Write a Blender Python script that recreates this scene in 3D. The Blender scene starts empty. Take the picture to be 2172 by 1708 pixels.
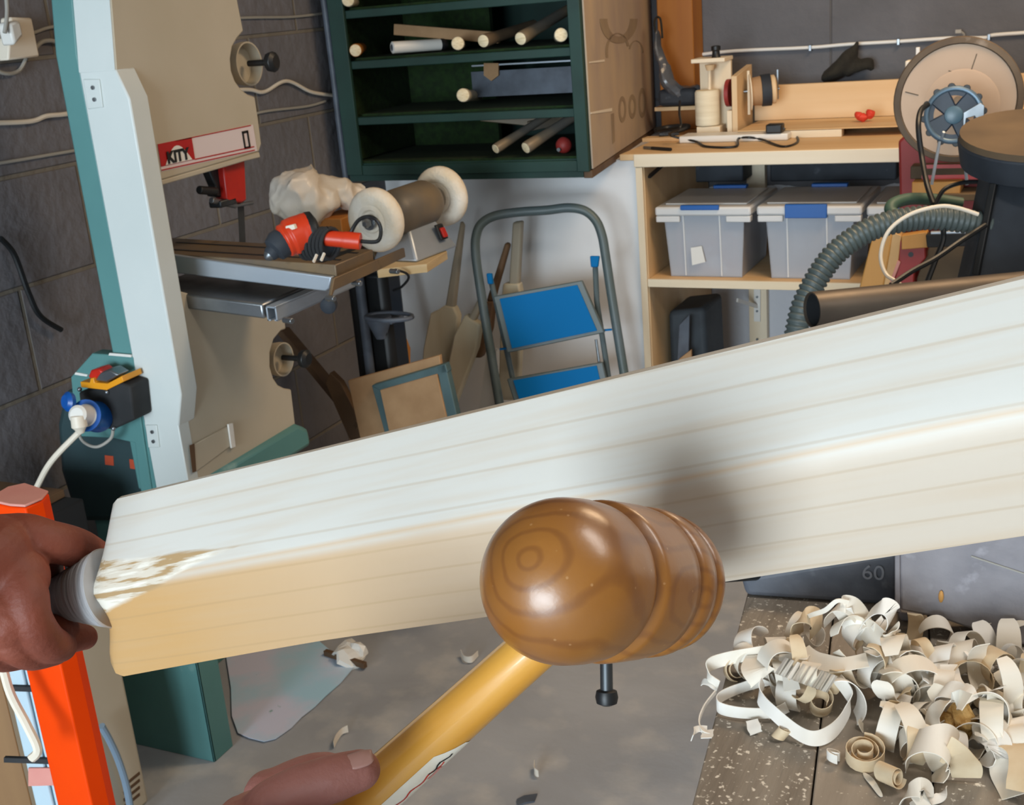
import bpy, math, random
from mathutils import Vector, Matrix, noise
from math import sin, cos, pi, radians
random.seed(7)
SC = bpy.context.scene
COL = SC.collection
V = Vector
# ---------------------------------------------------------------- camera
PW, PH, FPX = 2172, 1708, 2580.0
YAW, PIT, ROL = radians(26.2), radians(18.25), radians(4.83)
CAM = V((0, 0, 1.45))
FW = V((-sin(YAW)*cos(PIT), cos(YAW)*cos(PIT), -sin(PIT)))
_r0 = V((cos(YAW), sin(YAW), 0)); _u0 = _r0.cross(FW)
RT = _r0*cos(ROL) - _u0*sin(ROL)
UP = _r0*sin(ROL) + _u0*cos(ROL)
cd = bpy.data.cameras.new('camera'); cam = bpy.data.objects.new('camera', cd); COL.objects.link(cam)
cd.sensor_fit = 'HORIZONTAL'; cd.sensor_width = 36; cd.lens = 36*FPX/PW
cd.clip_start = .02; cd.clip_end = 60
cam.matrix_world = Matrix(((RT.x, UP.x, -FW.x, CAM.x), (RT.y, UP.y, -FW.y, CAM.y), (RT.z, UP.z, -FW.z, CAM.z), (0, 0, 0, 1)))
cd.dof.use_dof = True; cd.dof.focus_distance = .55; cd.dof.aperture_fstop = 60
SC.camera = cam
# ---------------------------------------------------------------- view, world, lights
SC.view_settings.view_transform = 'Standard'; SC.view_settings.look = 'None'
SC.view_settings.gamma = 1; SC.view_settings.use_curve_mapping = False
SC.view_settings.exposure = 0.0
w = bpy.data.worlds.new('world'); SC.world = w; w.use_nodes = True
w.node_tree.nodes['Background'].inputs[0].default_value = (.62, .78, 1, 1)
w.node_tree.nodes['Background'].inputs[1].default_value = .8
def area(name, loc, target, sx, sy, power, col):
    l = bpy.data.lights.new(name, 'AREA'); l.shape = 'RECTANGLE'; l.size = sx; l.size_y = sy
    l.energy = power; l.color = col
    o = bpy.data.objects.new(name, l); COL.objects.link(o); o.location = loc
    o.rotation_euler = (V(target)-V(loc)).to_track_quat('-Z', 'Y').to_euler()
    return o
area('daylight_through_open_door', (-.5, -5.4, 1.3), (-.5, 2.0, 1.0), 3.1, 2.3, 440, (.78, .91, 1.0))
area('warm_ceiling_lamp', (.1, 2.6, 2.42), (.0, 2.7, 0), .9, .35, 26, (1.0, .72, .45))
area('ceiling_fill_light', (.9, .9, 2.45), (.9, .9, 0), 1.2, .25, 17, (1.0, .92, .84))  # added overhead fill to brighten floor and walls, no fixture seen
# ---------------------------------------------------------------- projection helpers: a pixel of the photo to a point of the place
def ray(x, y): return FW + RT*((x-PW/2)/FPX) - UP*((y-PH/2)/FPX)
def at(x, y, d): return CAM + ray(x, y)*d
def _on(x, y, a, v):
    q = ray(x, y); return CAM + q*((v-CAM[a])/q[a])
def onX(x, y, v): return _on(x, y, 0, v)
def onY(x, y, v): return _on(x, y, 1, v)
def onZ(x, y, v): return _on(x, y, 2, v)
def onP(x, y, p0, n):
    q = ray(x, y); return CAM + q*((p0-CAM).dot(n)/q.dot(n))
# ---------------------------------------------------------------- mesh builder
class MB:
    def __init__(s): s.v = []; s.f = []
    def add(s, vs, fs):
        b = len(s.v); s.v += [V(p) for p in vs]; s.f += [tuple(b+i for i in f) for f in fs]; return s
    def hexa(s, p): # p0-3 one face, p4-7 the opposite
        return s.add(p, [(0,3,2,1),(4,5,6,7),(0,1,5,4),(1,2,6,5),(2,3,7,6),(3,0,4,7)])
    def box(s, x0, x1, y0, y1, z0, z1):
        return s.hexa([(x0,y0,z0),(x1,y0,z0),(x1,y1,z0),(x0,y1,z0),(x0,y0,z1),(x1,y0,z1),(x1,y1,z1),(x0,y1,z1)])
    def obox(s, o, a, b, c):
        o, a, b, c = V(o), V(a), V(b), V(c)
        return s.hexa([o, o+a, o+a+b, o+b, o+c, o+a+c, o+a+b+c, o+b+c])
    def bar(s, a, b, wid, thk, side=None): # rectangular bar from a to b
        a, b = V(a), V(b); d = (b-a).normalized()
        s1 = V(side) if side else V((0,0,1))
        s1 = (s1 - d*s1.dot(d)).normalized(); s2 = d.cross(s1)
        return s.obox(a-s1*wid/2-s2*thk/2, b-a, s1*wid, s2*thk)
    def prism(s, poly, vec):
        n = len(poly); poly = [V(p) for p in poly]; vec = V(vec)
        fs = [tuple(range(n))[::-1], tuple(range(n, 2*n))] + [(i, (i+1) % n, (i+1) % n+n, i+n) for i in range(n)]
        return s.add(poly+[p+vec for p in poly], fs)
    def tube(s, pts, r, n=10, caps=True, flat=1.0):
        pts = [V(p) for p in pts]; m = len(pts)
        rs = r if isinstance(r, (list, tuple)) else [r]*m
        up = None; vs = []; fs = []
        for i, p in enumerate(pts):
            t = (pts[min(i+1, m-1)]-pts[max(i-1, 0)]).normalized()
            if up is None:
                up = V((0,0,1)) if abs(t.z) < .9 else V((1,0,0))
            up = (up-t*up.dot(t)).normalized(); sd = t.cross(up)
            for k in range(n):
                a = 2*pi*k/n; vs.append(p+up*cos(a)*rs[i]*flat+sd*sin(a)*rs[i])
        for i in range(m-1):
            for k in range(n):
                k2 = (k+1) % n; fs.append((i*n+k, i*n+k2, (i+1)*n+k2, (i+1)*n+k))
        if caps: fs += [tuple(range(n))[::-1], tuple(range((m-1)*n, m*n))]
        return s.add(vs, fs)
    def lathe(s, o, ax, prof, n=32, caps=True):
        o = V(o); ax = V(ax).normalized()
        e = V((0,0,1)) if abs(ax.z) < .9 else V((1,0,0))
        e1 = (e-ax*e.dot(ax)).normalized(); e2 = ax.cross(e1); vs = []; fs = []
        for t, r in prof:
            for k in range(n):
                a = 2*pi*k/n; vs.append(o+ax*t+(e1*cos(a)+e2*sin(a))*max(r, 1e-5))
        m = len(prof)
        for i in range(m-1):
            for k in range(n):
                k2 = (k+1) % n; fs.append((i*n+k, i*n+k2, (i+1)*n+k2, (i+1)*n+k))
        if caps: fs += [tuple(range(n))[::-1], tuple(range((m-1)*n, m*n))]
        return s.add(vs, fs)
    def cyl(s, a, b, r, n=20, r2=None):
        a, b = V(a), V(b)
        return s.lathe(a, b-a, [(0, r), ((b-a).length, r if r2 is None else r2)], n)
    def ball(s, c, r, n=14, sc=(1,1,1)):
        c = V(c); vs = []; fs = []; m = n//2+1
        for i in range(m+1):
            th = pi*i/m
            for k in range(n):
                a = 2*pi*k/n; vs.append(c+V((sin(th)*cos(a)*r*sc[0], sin(th)*sin(a)*r*sc[1], cos(th)*r*sc[2])))
        for i in range(m):
            for k in range(n):
                k2 = (k+1) % n; fs.append((i*n+k, (i+1)*n+k, (i+1)*n+k2, i*n+k2))
        return s.add(vs, fs)
    def ribbon(s, pts, wv, thk=.0006):
        m = len(pts); vs = []; fs = []
        for i in range(m):
            p = V(pts[i]); t = (V(pts[min(i+1, m-1)])-V(pts[max(i-1, 0)])).normalized(); w_ = V(wv[i]); nn = t.cross(w_).normalized()*thk/2
            vs += [p-w_/2-nn, p+w_/2-nn, p+w_/2+nn, p-w_/2+nn]
        for i in range(m-1):
            a = 4*i; b = a+4
            for k in range(4):
                k2 = (k+1) % 4; fs.append((a+k, a+k2, b+k2, b+k))
        fs += [(0,3,2,1), (4*m-4, 4*m-3, 4*m-2, 4*m-1)]
        return s.add(vs, fs)
def smooth_path(pts, n=8, closed=False):
    pts = [V(p) for p in pts]; out = []; m = len(pts)
    for i in range(m-1):
        p0 = pts[max(i-1, 0)]; p1 = pts[i]; p2 = pts[i+1]; p3 = pts[min(i+2, m-1)]
        for k in range(n):
            t = k/n
            out.append(.5*((2*p1)+(p2-p0)*t+(2*p0-5*p1+4*p2-p3)*t*t+(3*p1-p0-3*p2+p3)*t**3))
    out.append(pts[-1]); return out
# ---------------------------------------------------------------- object tree
WM = {}
def setup(o, label=None, cat=None, group=None, kind=None):
    if label: o['label'] = label
    if cat: o['category'] = cat
    if group: o['group'] = group
    if kind: o['kind'] = kind
    return o
def thing(name, label, cat, loc, group=None, mw=None):
    o = bpy.data.objects.new(name, None); COL.objects.link(o); o.empty_display_size = .05
    m = mw if mw is not None else Matrix.Translation(V(loc)); o.matrix_world = m; WM[o.name] = m.copy()
    return setup(o, label, cat, group)
def part(name, mb, m, parent=None, bevel=0, label=None, local=False, smooth=35, seg=2, loc=None):
    if parent is not None: mw = WM[parent.name]
    else:
        c = V(loc) if loc is not None else V((sum(v.x for v in mb.v)/len(mb.v), sum(v.y for v in mb.v)/len(mb.v), min(v.z for v in mb.v)))
        mw = Matrix.Translation(c)
    inv = mw.inverted()
    vs = mb.v if local else [inv @ p for p in mb.v]
    me = bpy.data.meshes.new(name); me.from_pydata([tuple(p) for p in vs], [], mb.f); me.validate()
    import bmesh
    bm = bmesh.new(); bm.from_mesh(me); bmesh.ops.recalc_face_normals(bm, faces=bm.faces); bm.to_mesh(me); bm.free()
    me.materials.append(m)
    o = bpy.data.objects.new(name, me); COL.objects.link(o)
    if parent is not None: o.parent = parent; WM[o.name] = mw
    else: o.matrix_world = mw; WM[o.name] = mw
    if smooth:
        me.polygons.foreach_set('use_smooth', [True]*len(me.polygons)); me.set_sharp_from_angle(angle=radians(smooth))
    if bevel:
        b = o.modifiers.new('bevel', 'BEVEL'); b.width = bevel; b.segments = seg; b.limit_method = 'ANGLE'; b.angle_limit = radians(40); b.harden_normals = False
    if label: o['label'] = label
    return o
def solo(name, mb, m, label, cat, group=None, bevel=0, smooth=35, kind=None):
    return setup(part(name, mb, m, None, bevel, smooth=smooth), label, cat, group, kind)
def struct(name, mb, m, parent=None, bevel=0): 
    return setup(part(name, mb, m, parent, bevel), kind='structure')
def lettering(name, body, size, origin, xd, yd, m, parent, extrude=.0004, sx=1, shear=0, bold=0):
    cu = bpy.data.curves.new(name, 'FONT'); cu.body = body; cu.size = size; cu.extrude = extrude; cu.align_x = 'CENTER'; cu.align_y = 'CENTER'; cu.shear = shear; cu.offset = bold
    t = bpy.data.objects.new('tmp', cu); me = bpy.data.meshes.new_from_object(t); bpy.data.objects.remove(t)
    xd = V(xd).normalized(); yd = V(yd).normalized(); zd = xd.cross(yd)
    mb = MB(); mb.v = [V(origin)+xd*v.co.x*sx+yd*v.co.y+zd*v.co.z for v in me.vertices]; mb.f = [tuple(p.vertices) for p in me.polygons]
    return part(name, mb, m, parent, smooth=0)
# ---------------------------------------------------------------- materials
def L(c):
    if isinstance(c, str): c = [int(c[i:i+2], 16)/255 for i in (0, 2, 4)]
    return tuple(x/12.92 if x <= .04045 else ((x+.055)/1.055)**2.4 for x in c)+(1,)
def mat(name, c, rough=.6, metal=0, c2=None, ns=6, st=(1,1,1), rot=(0,0,0), thr=(.35,.65), bump=0, bs=60, bst=None, spec=.5, alpha=1, coat=0, c3=None, n3=30, st3=None, thr3=(.6,.75), rv=0, detail=6, dist=0, sub=0):
    m = bpy.data.materials.new(name); m.use_nodes = True; nt = m.node_tree; N = nt.nodes; K = nt.links
    b = N['Principled BSDF']; b.inputs['Roughness'].default_value = rough; b.inputs['Metallic'].default_value = metal
    b.inputs['Specular IOR Level'].default_value = spec; b.inputs['Base Color'].default_value = L(c)
    b.inputs['Coat Weight'].default_value = coat; b.inputs['Coat Roughness'].default_value = .12
    if alpha < 1: b.inputs['Alpha'].default_value = alpha
    if sub: b.inputs['Subsurface Weight'].default_value = sub; b.inputs['Subsurface Radius'].default_value = (.01,.004,.002); b.inputs['Subsurface Scale'].default_value = .5
    tc = N.new('ShaderNodeTexCoord')
    def tex(sc, stv, det=6, ds=0):
        mp = N.new('ShaderNodeMapping'); mp.inputs['Scale'].default_value = stv; mp.inputs['Rotation'].default_value = rot
        K.new(tc.outputs['Object'], mp.inputs[0]); nz = N.new('ShaderNodeTexNoise'); nz.inputs['Scale'].default_value = sc; nz.inputs['Detail'].default_value = det
        nz.inputs['Distortion'].default_value = ds
        K.new(mp.outputs[0], nz.inputs['Vector']); return nz
    def ramp(src, t):
        r = N.new('ShaderNodeMapRange'); r.inputs[1].default_value = t[0]; r.inputs[2].default_value = t[1]; K.new(src, r.inputs[0]); return r.outputs[0]
    def mix(f, a, bcol):
        x = N.new('ShaderNodeMix'); x.data_type = 'RGBA'; K.new(f, x.inputs[0])
        if isinstance(a, str): x.inputs[6].default_value = L(a)
        else: K.new(a, x.inputs[6])
        x.inputs[7].default_value = L(bcol); return x.outputs[2]
    col = c
    if c2: col = mix(ramp(tex(ns, st, detail, dist).outputs[0], thr), c, c2)
    if c3: col = mix(ramp(tex(n3, st3 or st).outputs[0], thr3), col, c3)
    if not isinstance(col, str): K.new(col, b.inputs['Base Color'])
    if rv:
        r = N.new('ShaderNodeMapRange'); r.inputs[3].default_value = rough-rv; r.inputs[4].default_value = rough+rv
        K.new(tex(ns*2, st).outputs[0], r.inputs[0]); K.new(r.outputs[0], b.inputs['Roughness'])
    if bump:
        bp = N.new('ShaderNodeBump'); bp.inputs['Strength'].default_value = bump; bp.inputs['Distance'].default_value = .002
        K.new(tex(bs, bst or st).outputs[0], bp.inputs['Height']); K.new(bp.outputs[0], b.inputs['Normal'])
    return m
def wood(name, c, c2, grain='x', ns=14, rough=.6, thr=(.3,.7), c3=None, **k):
    st = {'x': (.06,1,1), 'y': (1,.06,1), 'z': (1,1,.06)}[grain]
    return mat(name, c, rough, c2=c2, ns=ns, st=st, thr=thr, c3=c3, n3=ns*.45, st3={'x': (.3,1.6,1.6), 'y': (1.6,.3,1.6), 'z': (1.6,1.6,.3)}[grain], thr3=(.63,.72), bump=k.pop('bump', .25), bs=ns*6, **k)
M = {}
M['daylit_steel'] = mat('daylit_steel', 'd2d8d6', .38, c2='c8d0ce', ns=3)  # the saw's beige paint whitened: cool daylight put into the colour
M['beige_steel'] = mat('beige_steel', 'bfb6a4', .5, c2='b5ac98', ns=3, bump=.05, bs=300)
M['teal'] = mat('teal', '5b8d8c', .5, c2='508080', ns=3, c3='8fb0ab', n3=9, thr3=(.68,.8))
M['label_white'] = mat('label_white', 'dccfd0', .4)
M['red'] = mat('red', 'b01a1c', .45)
M['guard_red'] = mat('guard_red', 'cc2a18', .35, c2='a81c14', ns=10)
M['black'] = mat('black', '16181a', .45)
M['black_matte'] = mat('black_matte', '202224', .8, c2='2b2c2e', ns=20)
M['black_dusty'] = mat('black_dusty', '20262e', .7, c2='343b44', ns=8, c3='5a6068', n3=30, thr3=(.66,.8))
M['steel'] = mat('steel', '9a9fa4', .35, metal=.9, c2='7d8286', ns=12, rv=.1)
M['steel_dark'] = mat('steel_dark', '55595c', .45, metal=.8, c2='3c4043', ns=10)
M['alu'] = mat('alu', 'b9c2cc', .42, metal=.55, c2='a4aeb8', ns=6, st=(.2,1,1))
M['cast'] = mat('cast', '75685a', .5, metal=.5, c2='8c7454', ns=9, c3='5a4c3c', n3=25, rv=.1)
M['concrete'] = mat('concrete', 'b0b3b8', .85, c2='989ba1', ns=3.0, thr=(.3,.7), c3='c6c4c0', n3=9, thr3=(.52,.82), bump=.4, bs=40, detail=10, dist=.6)
M['pine'] = wood('pine', 'e4c69c', 'd8b280', 'x', c3='c59a66')
M['pine_y'] = wood('pine_y', 'd9b27c', 'c99d64', 'y')
M['pine_z'] = wood('pine_z', 'e0c49c', 'd4b386', 'z')
M['pine_pale'] = wood('pine_pale', 'eee2cc', 'e4d3b4', 'x')
M['pine_palez'] = wood('pine_palez', 'ebdcc2', 'dfcbaa', 'z')
M['amber_wood'] = wood('amber_wood', 'b8792f', '9c5f22', 'z', ns=10)
M['orange_wood'] = wood('orange_wood', 'd3a05a', 'c48a42', 'z')
M['brown_board'] = mat('brown_board', 'b08c66', .8, c2='a37f5a', ns=20)
M['cardboard'] = mat('cardboard', 'bfab90', .8, c2='a8978a', ns=5, st=(1,1,.5), c3='c8b294', n3=3)
M['cardboard_print'] = mat('cardboard_print', '8f7d6a', .85, c2='9a8870', ns=12)
M['cab_green'] = mat('cab_green', '1c4038', .6, c2='17352f', ns=8)
M['turf'] = mat('turf', '1f3812', .95, c2='16280e', ns=60, bump=1, bs=300)
M['blue'] = mat('blue', '0070b4', .6, spec=.12)
M['lid_blue'] = mat('lid_blue', '1259a8', .4)
M['socket_blue'] = mat('socket_blue', '0f58ac', .35, c2='0c4a98', ns=10)
M['ladder_grey'] = mat('ladder_grey', '5d6b70', .45, c2='52605f', ns=8)
M['cream_plastic'] = mat('cream_plastic', 'e6dccb', .45)
M['white_plastic'] = mat('white_plastic', 'e4e2dc', .4)
M['grey_cable'] = mat('grey_cable', 'a6a39b', .6)
M['yellow'] = mat('yellow', 'e79a1c', .4)
M['orange_paint'] = mat('orange_paint', 'ef4600', .55, c2='e84000', ns=8, spec=.12)
M['pink_dust'] = mat('pink_dust', 'd08a80', .8, c2='d99c90', ns=12)
M['tool_orange'] = mat('tool_orange', 'd8401a', .4, c2='c83616', ns=8)
M['mop'] = mat('mop', 'f6efe2', .95, c2='ead9bd', ns=14, bump=1, bs=120)
M['grinder'] = mat('grinder', '8c7a60', .5, c2='6c6862', ns=8, metal=.2)
M['bag_plastic'] = mat('bag_plastic', 'efe6da', .35, c2='dfd2be', ns=6, alpha=.93)
M['willow'] = wood('willow', 'd6cbb4', 'c4b698', 'z')
M['willow_grey'] = wood('willow_grey', 'b3a894', '9d917d', 'z')
M['ply_edge'] = mat('ply_edge', 'd8c39c', .7, c2='c4a97c', ns=40, st=(.1,.1,1))
M['red_paint'] = mat('red_paint', 'a03a38', .55, c2='8c2620', ns=6, c3='a9706c', n3=5)
M['hose'] = mat('hose', '5a6664', .45, c2='4c5656', ns=6)
M['green_coil'] = mat('green_coil', '3f5f50', .55, c2='4d6258', ns=9)
M['pipe'] = mat('pipe', '6e6459', .5, metal=.6, c2='564d45', ns=8, st=(.15,1,1), rv=.08)
M['disc'] = mat('disc', 'b9a08a', .7, c2='c2aa94', ns=5, c3='ad9278', n3=3)
M['rubber'] = mat('rubber', '6a5c4c', .8, c2='574a3e', ns=14, c3='8a7f74', n3=30)
M['wheel_blue'] = mat('wheel_blue', '1c2734', .45, c2='243244', ns=8)
M['felt'] = mat('felt', '26241f', 1.0, c2='302d25', ns=20, bump=1, bs=150)
M['spool'] = mat('spool', 'ece2c8', .8, c2='dccfb2', ns=60, st=(.1,.1,1))
M['cling'] = mat('cling', '5c5e62', .25, c2='3c3e42', ns=9, bump=1, bs=14, c3='9a9da2', n3=14, thr3=(.68,.78))
M['tub'] = mat('tub', 'ccd2dc', .3, alpha=.5)
M['tub_lid'] = mat('tub_lid', 'dfe0e0', .35, alpha=.9)
M['pvc_pipe'] = mat('pvc_pipe', '4a505a', .5, c2='5c6470', ns=20)
M['dusty_top'] = mat('dusty_top', '6a5842', .85, c2='574837', ns=8)
M['vise_iron'] = mat('vise_iron', '98959a', .62, metal=.05, c2='7c7a80', ns=10, thr=(.35,.6), c3='b4b2ba', n3=22, thr3=(.6,.72), bump=.5, bs=60)
M['vise_body'] = mat('vise_body', '70757f', .55, metal=.05, c2='4c525c', ns=14, c3='7a8088', n3=30, thr3=(.62,.74), bump=.5, bs=60)
M['sheet'] = mat('sheet', 'b8e2fa', .5, c2='dcdff6', ns=5, thr=(.42,.6), c3='3e8f80', n3=7, thr3=(.66,.69))
M['near_black'] = mat('near_black', '1a1c1f', .9)  # plain near-black: the crate's own colour, and the tube's inside
M['bin_grey'] = mat('bin_grey', '3f474e', .7, c2='30363c', ns=10)
M['frame_teal'] = mat('frame_teal', '4e686c', .6, c2='40585c', ns=12)
M['dark_wood'] = mat('dark_wood', '6e5338', .7, c2='5a4330', ns=12, st=(1,1,.1))
M['dado'] = mat('grey_board', '8c8f93', .7, c2='a3a5a7', ns=9)
def brick(name, c, c2, mortar, coordset, bw=.45, bh=.225, msize=.006, off=(0,0,0), white_below=None, wcol='c4c6cc', wcol2='b2b4bb'):
    m = bpy.data.materials.new(name); m.use_nodes = True; nt = m.node_tree; N = nt.nodes; K = nt.links; b = N['Principled BSDF']
    b.inputs['Roughness'].default_value = .8
    g = N.new('ShaderNodeNewGeometry'); sp = N.new('ShaderNodeSeparateXYZ'); K.new(g.outputs['Position'], sp.inputs[0])
    cb = N.new('ShaderNodeCombineXYZ'); K.new(sp.outputs[coordset], cb.inputs[0]); K.new(sp.outputs[2], cb.inputs[1])
    mp = N.new('ShaderNodeMapping'); mp.inputs['Location'].default_value = off; K.new(cb.outputs[0], mp.inputs[0])
    br = N.new('ShaderNodeTexBrick'); K.new(mp.outputs[0], br.inputs['Vector']); br.inputs['Scale'].default_value = 1
    br.inputs['Brick Width'].default_value = bw; br.inputs['Row Height'].default_value = bh; br.inputs['Mortar Size'].default_value = msize; br.inputs['Mortar Smooth'].default_value = .5
    br.inputs['Color1'].default_value = L(c); br.inputs['Color2'].default_value = L(c2); br.inputs['Mortar'].default_value = L(mortar)
    nz = N.new('ShaderNodeTexNoise'); nz.inputs['Scale'].default_value = 5; nz.inputs['Detail'].default_value = 8; K.new(g.outputs['Position'], nz.inputs['Vector'])
    mx = N.new('ShaderNodeMix'); mx.data_type = 'RGBA'; mx.blend_type = 'MULTIPLY'; mx.inputs[0].default_value = .5
    rr = N.new('ShaderNodeMapRange'); rr.inputs[1].default_value = .3; rr.inputs[2].default_value = .7; rr.inputs[3].default_value = .6; rr.inputs[4].default_value = 1.2; K.new(nz.outputs[0], rr.inputs[0])
    K.new(br.outputs['Color'], mx.inputs[6]); K.new(rr.outputs[0], mx.inputs[7]); col = mx.outputs[2]
    if white_below is not None:
        ad = N.new('ShaderNodeMath'); ad.operation = 'MULTIPLY_ADD'; ad.inputs[1].default_value = .09; K.new(nz.outputs[0], ad.inputs[0]); K.new(sp.outputs[2], ad.inputs[2])
        lt = N.new('ShaderNodeMath'); lt.operation = 'LESS_THAN'; lt.inputs[1].default_value = white_below+.045; K.new(ad.outputs[0], lt.inputs[0])
        inv = N.new('ShaderNodeMath'); inv.operation = 'MULTIPLY'; K.new(lt.outputs[0], inv.inputs[0])
        sb = N.new('ShaderNodeMath'); sb.operation = 'SUBTRACT'; sb.inputs[0].default_value = 1; K.new(br.outputs['Fac'], sb.inputs[1]); K.new(sb.outputs[0], inv.inputs[1])
        m2 = N.new('ShaderNodeMix'); m2.data_type = 'RGBA'; K.new(inv.outputs[0], m2.inputs[0]); K.new(col, m2.inputs[6]); m2.inputs[7].default_value = L(wcol); col = m2.outputs[2]
    K.new(col, b.inputs['Base Color'])
    bp = N.new('ShaderNodeBump'); bp.inputs['Strength'].default_value = .6; bp.inputs['Distance'].default_value = .006
    sm = N.new('ShaderNodeMath'); sm.operation = 'MULTIPLY_ADD'; sm.inputs[1].default_value = -1.5; K.new(br.outputs['Fac'], sm.inputs[0])
    n2 = N.new('ShaderNodeTexNoise'); n2.inputs['Scale'].default_value = 35; n2.inputs['Detail'].default_value = 5; K.new(g.outputs['Position'], n2.inputs['Vector']); K.new(n2.outputs[0], sm.inputs[2])
    K.new(sm.outputs[0], bp.inputs['Height']); K.new(bp.outputs[0], b.inputs['Normal'])
    return m
# ================================================================ THE ROOM
XL, YB, YS = -2.0, 3.95, 3.30   # left wall, back wall behind the bench, stub wall in line with the bench front
wall_l = brick('painted_block_left', '77757a', '6f6e73', '7e776c', 1, off=(0, -.065, 0))
wall_b = brick('painted_block_back', '66666a', '626266', '5c5a5a', 0, bw=.9, bh=.45, msize=.004, off=(.3, -.2, 0), white_below=.80)
wall_w = mat('white_painted_stub', 'f3f3f3', .75, c2='e3e4e6', ns=2.2, c3='a29c94', n3=2.6, thr3=(.62,.8), bump=.15)
struct('floor', MB().box(-2.2, 2.6, -5.6, 4.1, -.1, 0), M['concrete'])
struct('ceiling', MB().box(-2.2, 2.6, -5.6, 4.1, 2.55, 2.65), mat('ceiling_board', 'b9ad9c', .9, c2='ada190', ns=3))
struct('wall_left', MB().box(XL-.15, XL, -5.6, 4.1, 0, 2.55), wall_l)
struct('wall_back', MB().box(XL, 2.6, YB, YB+.15, 0, 2.55), wall_b)
struct('wall_right', MB().box(2.45, 2.6, -5.6, YB, 0, 2.55), mat('painted_block_right', '8a8178', .85, c2='7c736a', ns=4))
BX0 = onY(1357, 500, YS).x      # left end of the bench carcass
struct('wall_stub', MB().box(XL, BX0-.002, YS, YB, 0, .995), wall_w)
# faint conduit and cables on the left wall
def wallcable(name, pts, r, m, label, cat='cable', plane='X', v=None, n=8):
    f = onX if plane == 'X' else onY
    mb = MB().tube(smooth_path([f(x, y, v) for x, y in pts]), r, n)
    return solo(name, mb, m, label, cat)
wallcable('cable', [(-60,262),(60,258),(100,246),(150,240),(260,215),(400,200),(520,190),(560,195),(608,172),(660,195),(705,202)], .005, M['cream_plastic'], 'cream cable clipped along the left wall behind the bandsaw', v=XL+.01)
wallcable('cable', [(-80,355),(0,346),(150,321),(330,290),(500,255),(560,237),(650,226),(690,215)], .0035, M['grey_cable'], 'thin grey cable pinned along a mortar joint of the left wall', v=XL+.006)
wallcable('cable', [(-40,82),(60,72),(128,55),(300,48),(515,38),(620,36),(690,28)], .0035, M['grey_cable'], 'uppermost thin cable running along the left wall beside the socket', v=XL+.006)
wallcable('cable', [(0,505),(30,540),(60,620),(85,670),(130,700)], .006, M['black'], 'black cable hanging low on the dark left wall', v=XL+.02)
wallcable('conduit', [(678,-60),(690,20),(708,160),(722,280),(745,450),(775,640)], .010, M['pvc_pipe'], 'grey conduit running down beside the green cabinet', 'conduit', v=XL+.05, n=12)
# socket with white plug
s0 = onX(25, 80, XL)
th = thing('wall_socket', 'white wall socket with a plug and trailing cable on the left wall', 'socket', s0)
sk = [onX(0,38,XL), onX(45,40,XL), onX(62,122,XL), onX(-6,130,XL)]
part('face_plate', MB().prism(sk, (.03,0,0)), M['cream_plastic'], th, .004)
pg = part('plug', MB().prism([onX(-8,50,XL+.03), onX(16,45,XL+.03), onX(24,78,XL+.03), onX(4,100,XL+.03)], (.035,0,0)), M['white_plastic'], th, .006)
part('flex', MB().tube(smooth_path([onX(10,70,XL+.06), onX(15,20,XL+.06), onX(8,-60,XL+.05)]), .004, 8), M['grey_cable'], th)
part('lead', MB().tube(smooth_path([onX(55,125,XL+.01), onX(40,150,XL+.01), onX(12,156,XL+.012), onX(-30,140,XL+.01)]), .004, 8), M['grey_cable'], th)
wallcable('cable', [(62,118),(85,92),(105,86),(140,88),(300,80)], .0045, M['grey_cable'], 'grey cable looping from the wall socket to behind the bandsaw', v=XL+.01)
# ================================================================ BANDSAW
YN = 1.63
XB = onY(180,220,YN).x; XF = onY(236,100,YN).x; XS = onY(290,300,YN).x
tz, bz = onY(234,147,YN).z, onY(355,905,YN).z
tz2, bz2 = onY(272,210,YN).z, onY(385,838,YN).z
saw = thing('bandsaw', 'beige and teal bandsaw with tilted table standing by the left wall', 'bandsaw', (XB, 1.8, 0))
def sawplane(pts, X): return [onX(x, y, X) for x, y in pts]
# upper door: outline on the plane X = XF, top chamfered away above the frame
bite = [(517,66),(503,82),(493,100),(489,125),(491,150),(499,172),(512,190),(526,200),(541,205)]
upper = [(246,150),(232,60),(240,-180),(300,-330),(430,-350),(470,-200),(500,-20)]+bite+[(548,250),(555,305),(550,322),(341,383),(320,340),(308,245)]
up3 = sawplane(upper, XF)
up3 = [V((XF,YN+.001,tz-.03)), V((XF,YN+.002,tz)), V((XF,YN+.061,1.8)), V((XF,YN+.12,1.93))]+up3[4:]
part('upper_door', MB().prism(up3, (XB-XF,0,0)), M['beige_steel'], saw, .003)
lower = [(372,602),(604,676),(607,698),(596,702),(581,720),(573,748),(573,778),(580,802),(590,817),(604,824),(618,826),(627,902),(620,910),(470,1005),(420,1040),(384,1060)]
part('lower_door', MB().prism(sawplane(lower[1:-2], XF)+[V((XF,onX(420,1040,XF).y,.60)), V((XF,YN+.002,.60)), V((XF,YN+.002,bz+.06)), V((XF,YN+.03,bz+.10)), V((XF,YN+.03,onX(372,602,XF).z))], (XB-XF,0,0)), M['beige_steel'], saw, .003)
# column cover, raised and bevelled at both ends
Yc2 = onX(334,450,XF).y+.005
zz = [(XF,tz),(XS,tz2),(XS,bz2),(XF,bz),(XB,bz),(XB,tz)]
cc = part('column_cover', MB().prism([(x,YN,z) for x,z in zz], (0,Yc2-YN,0)), M['daylit_steel'], saw, .003)
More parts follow.
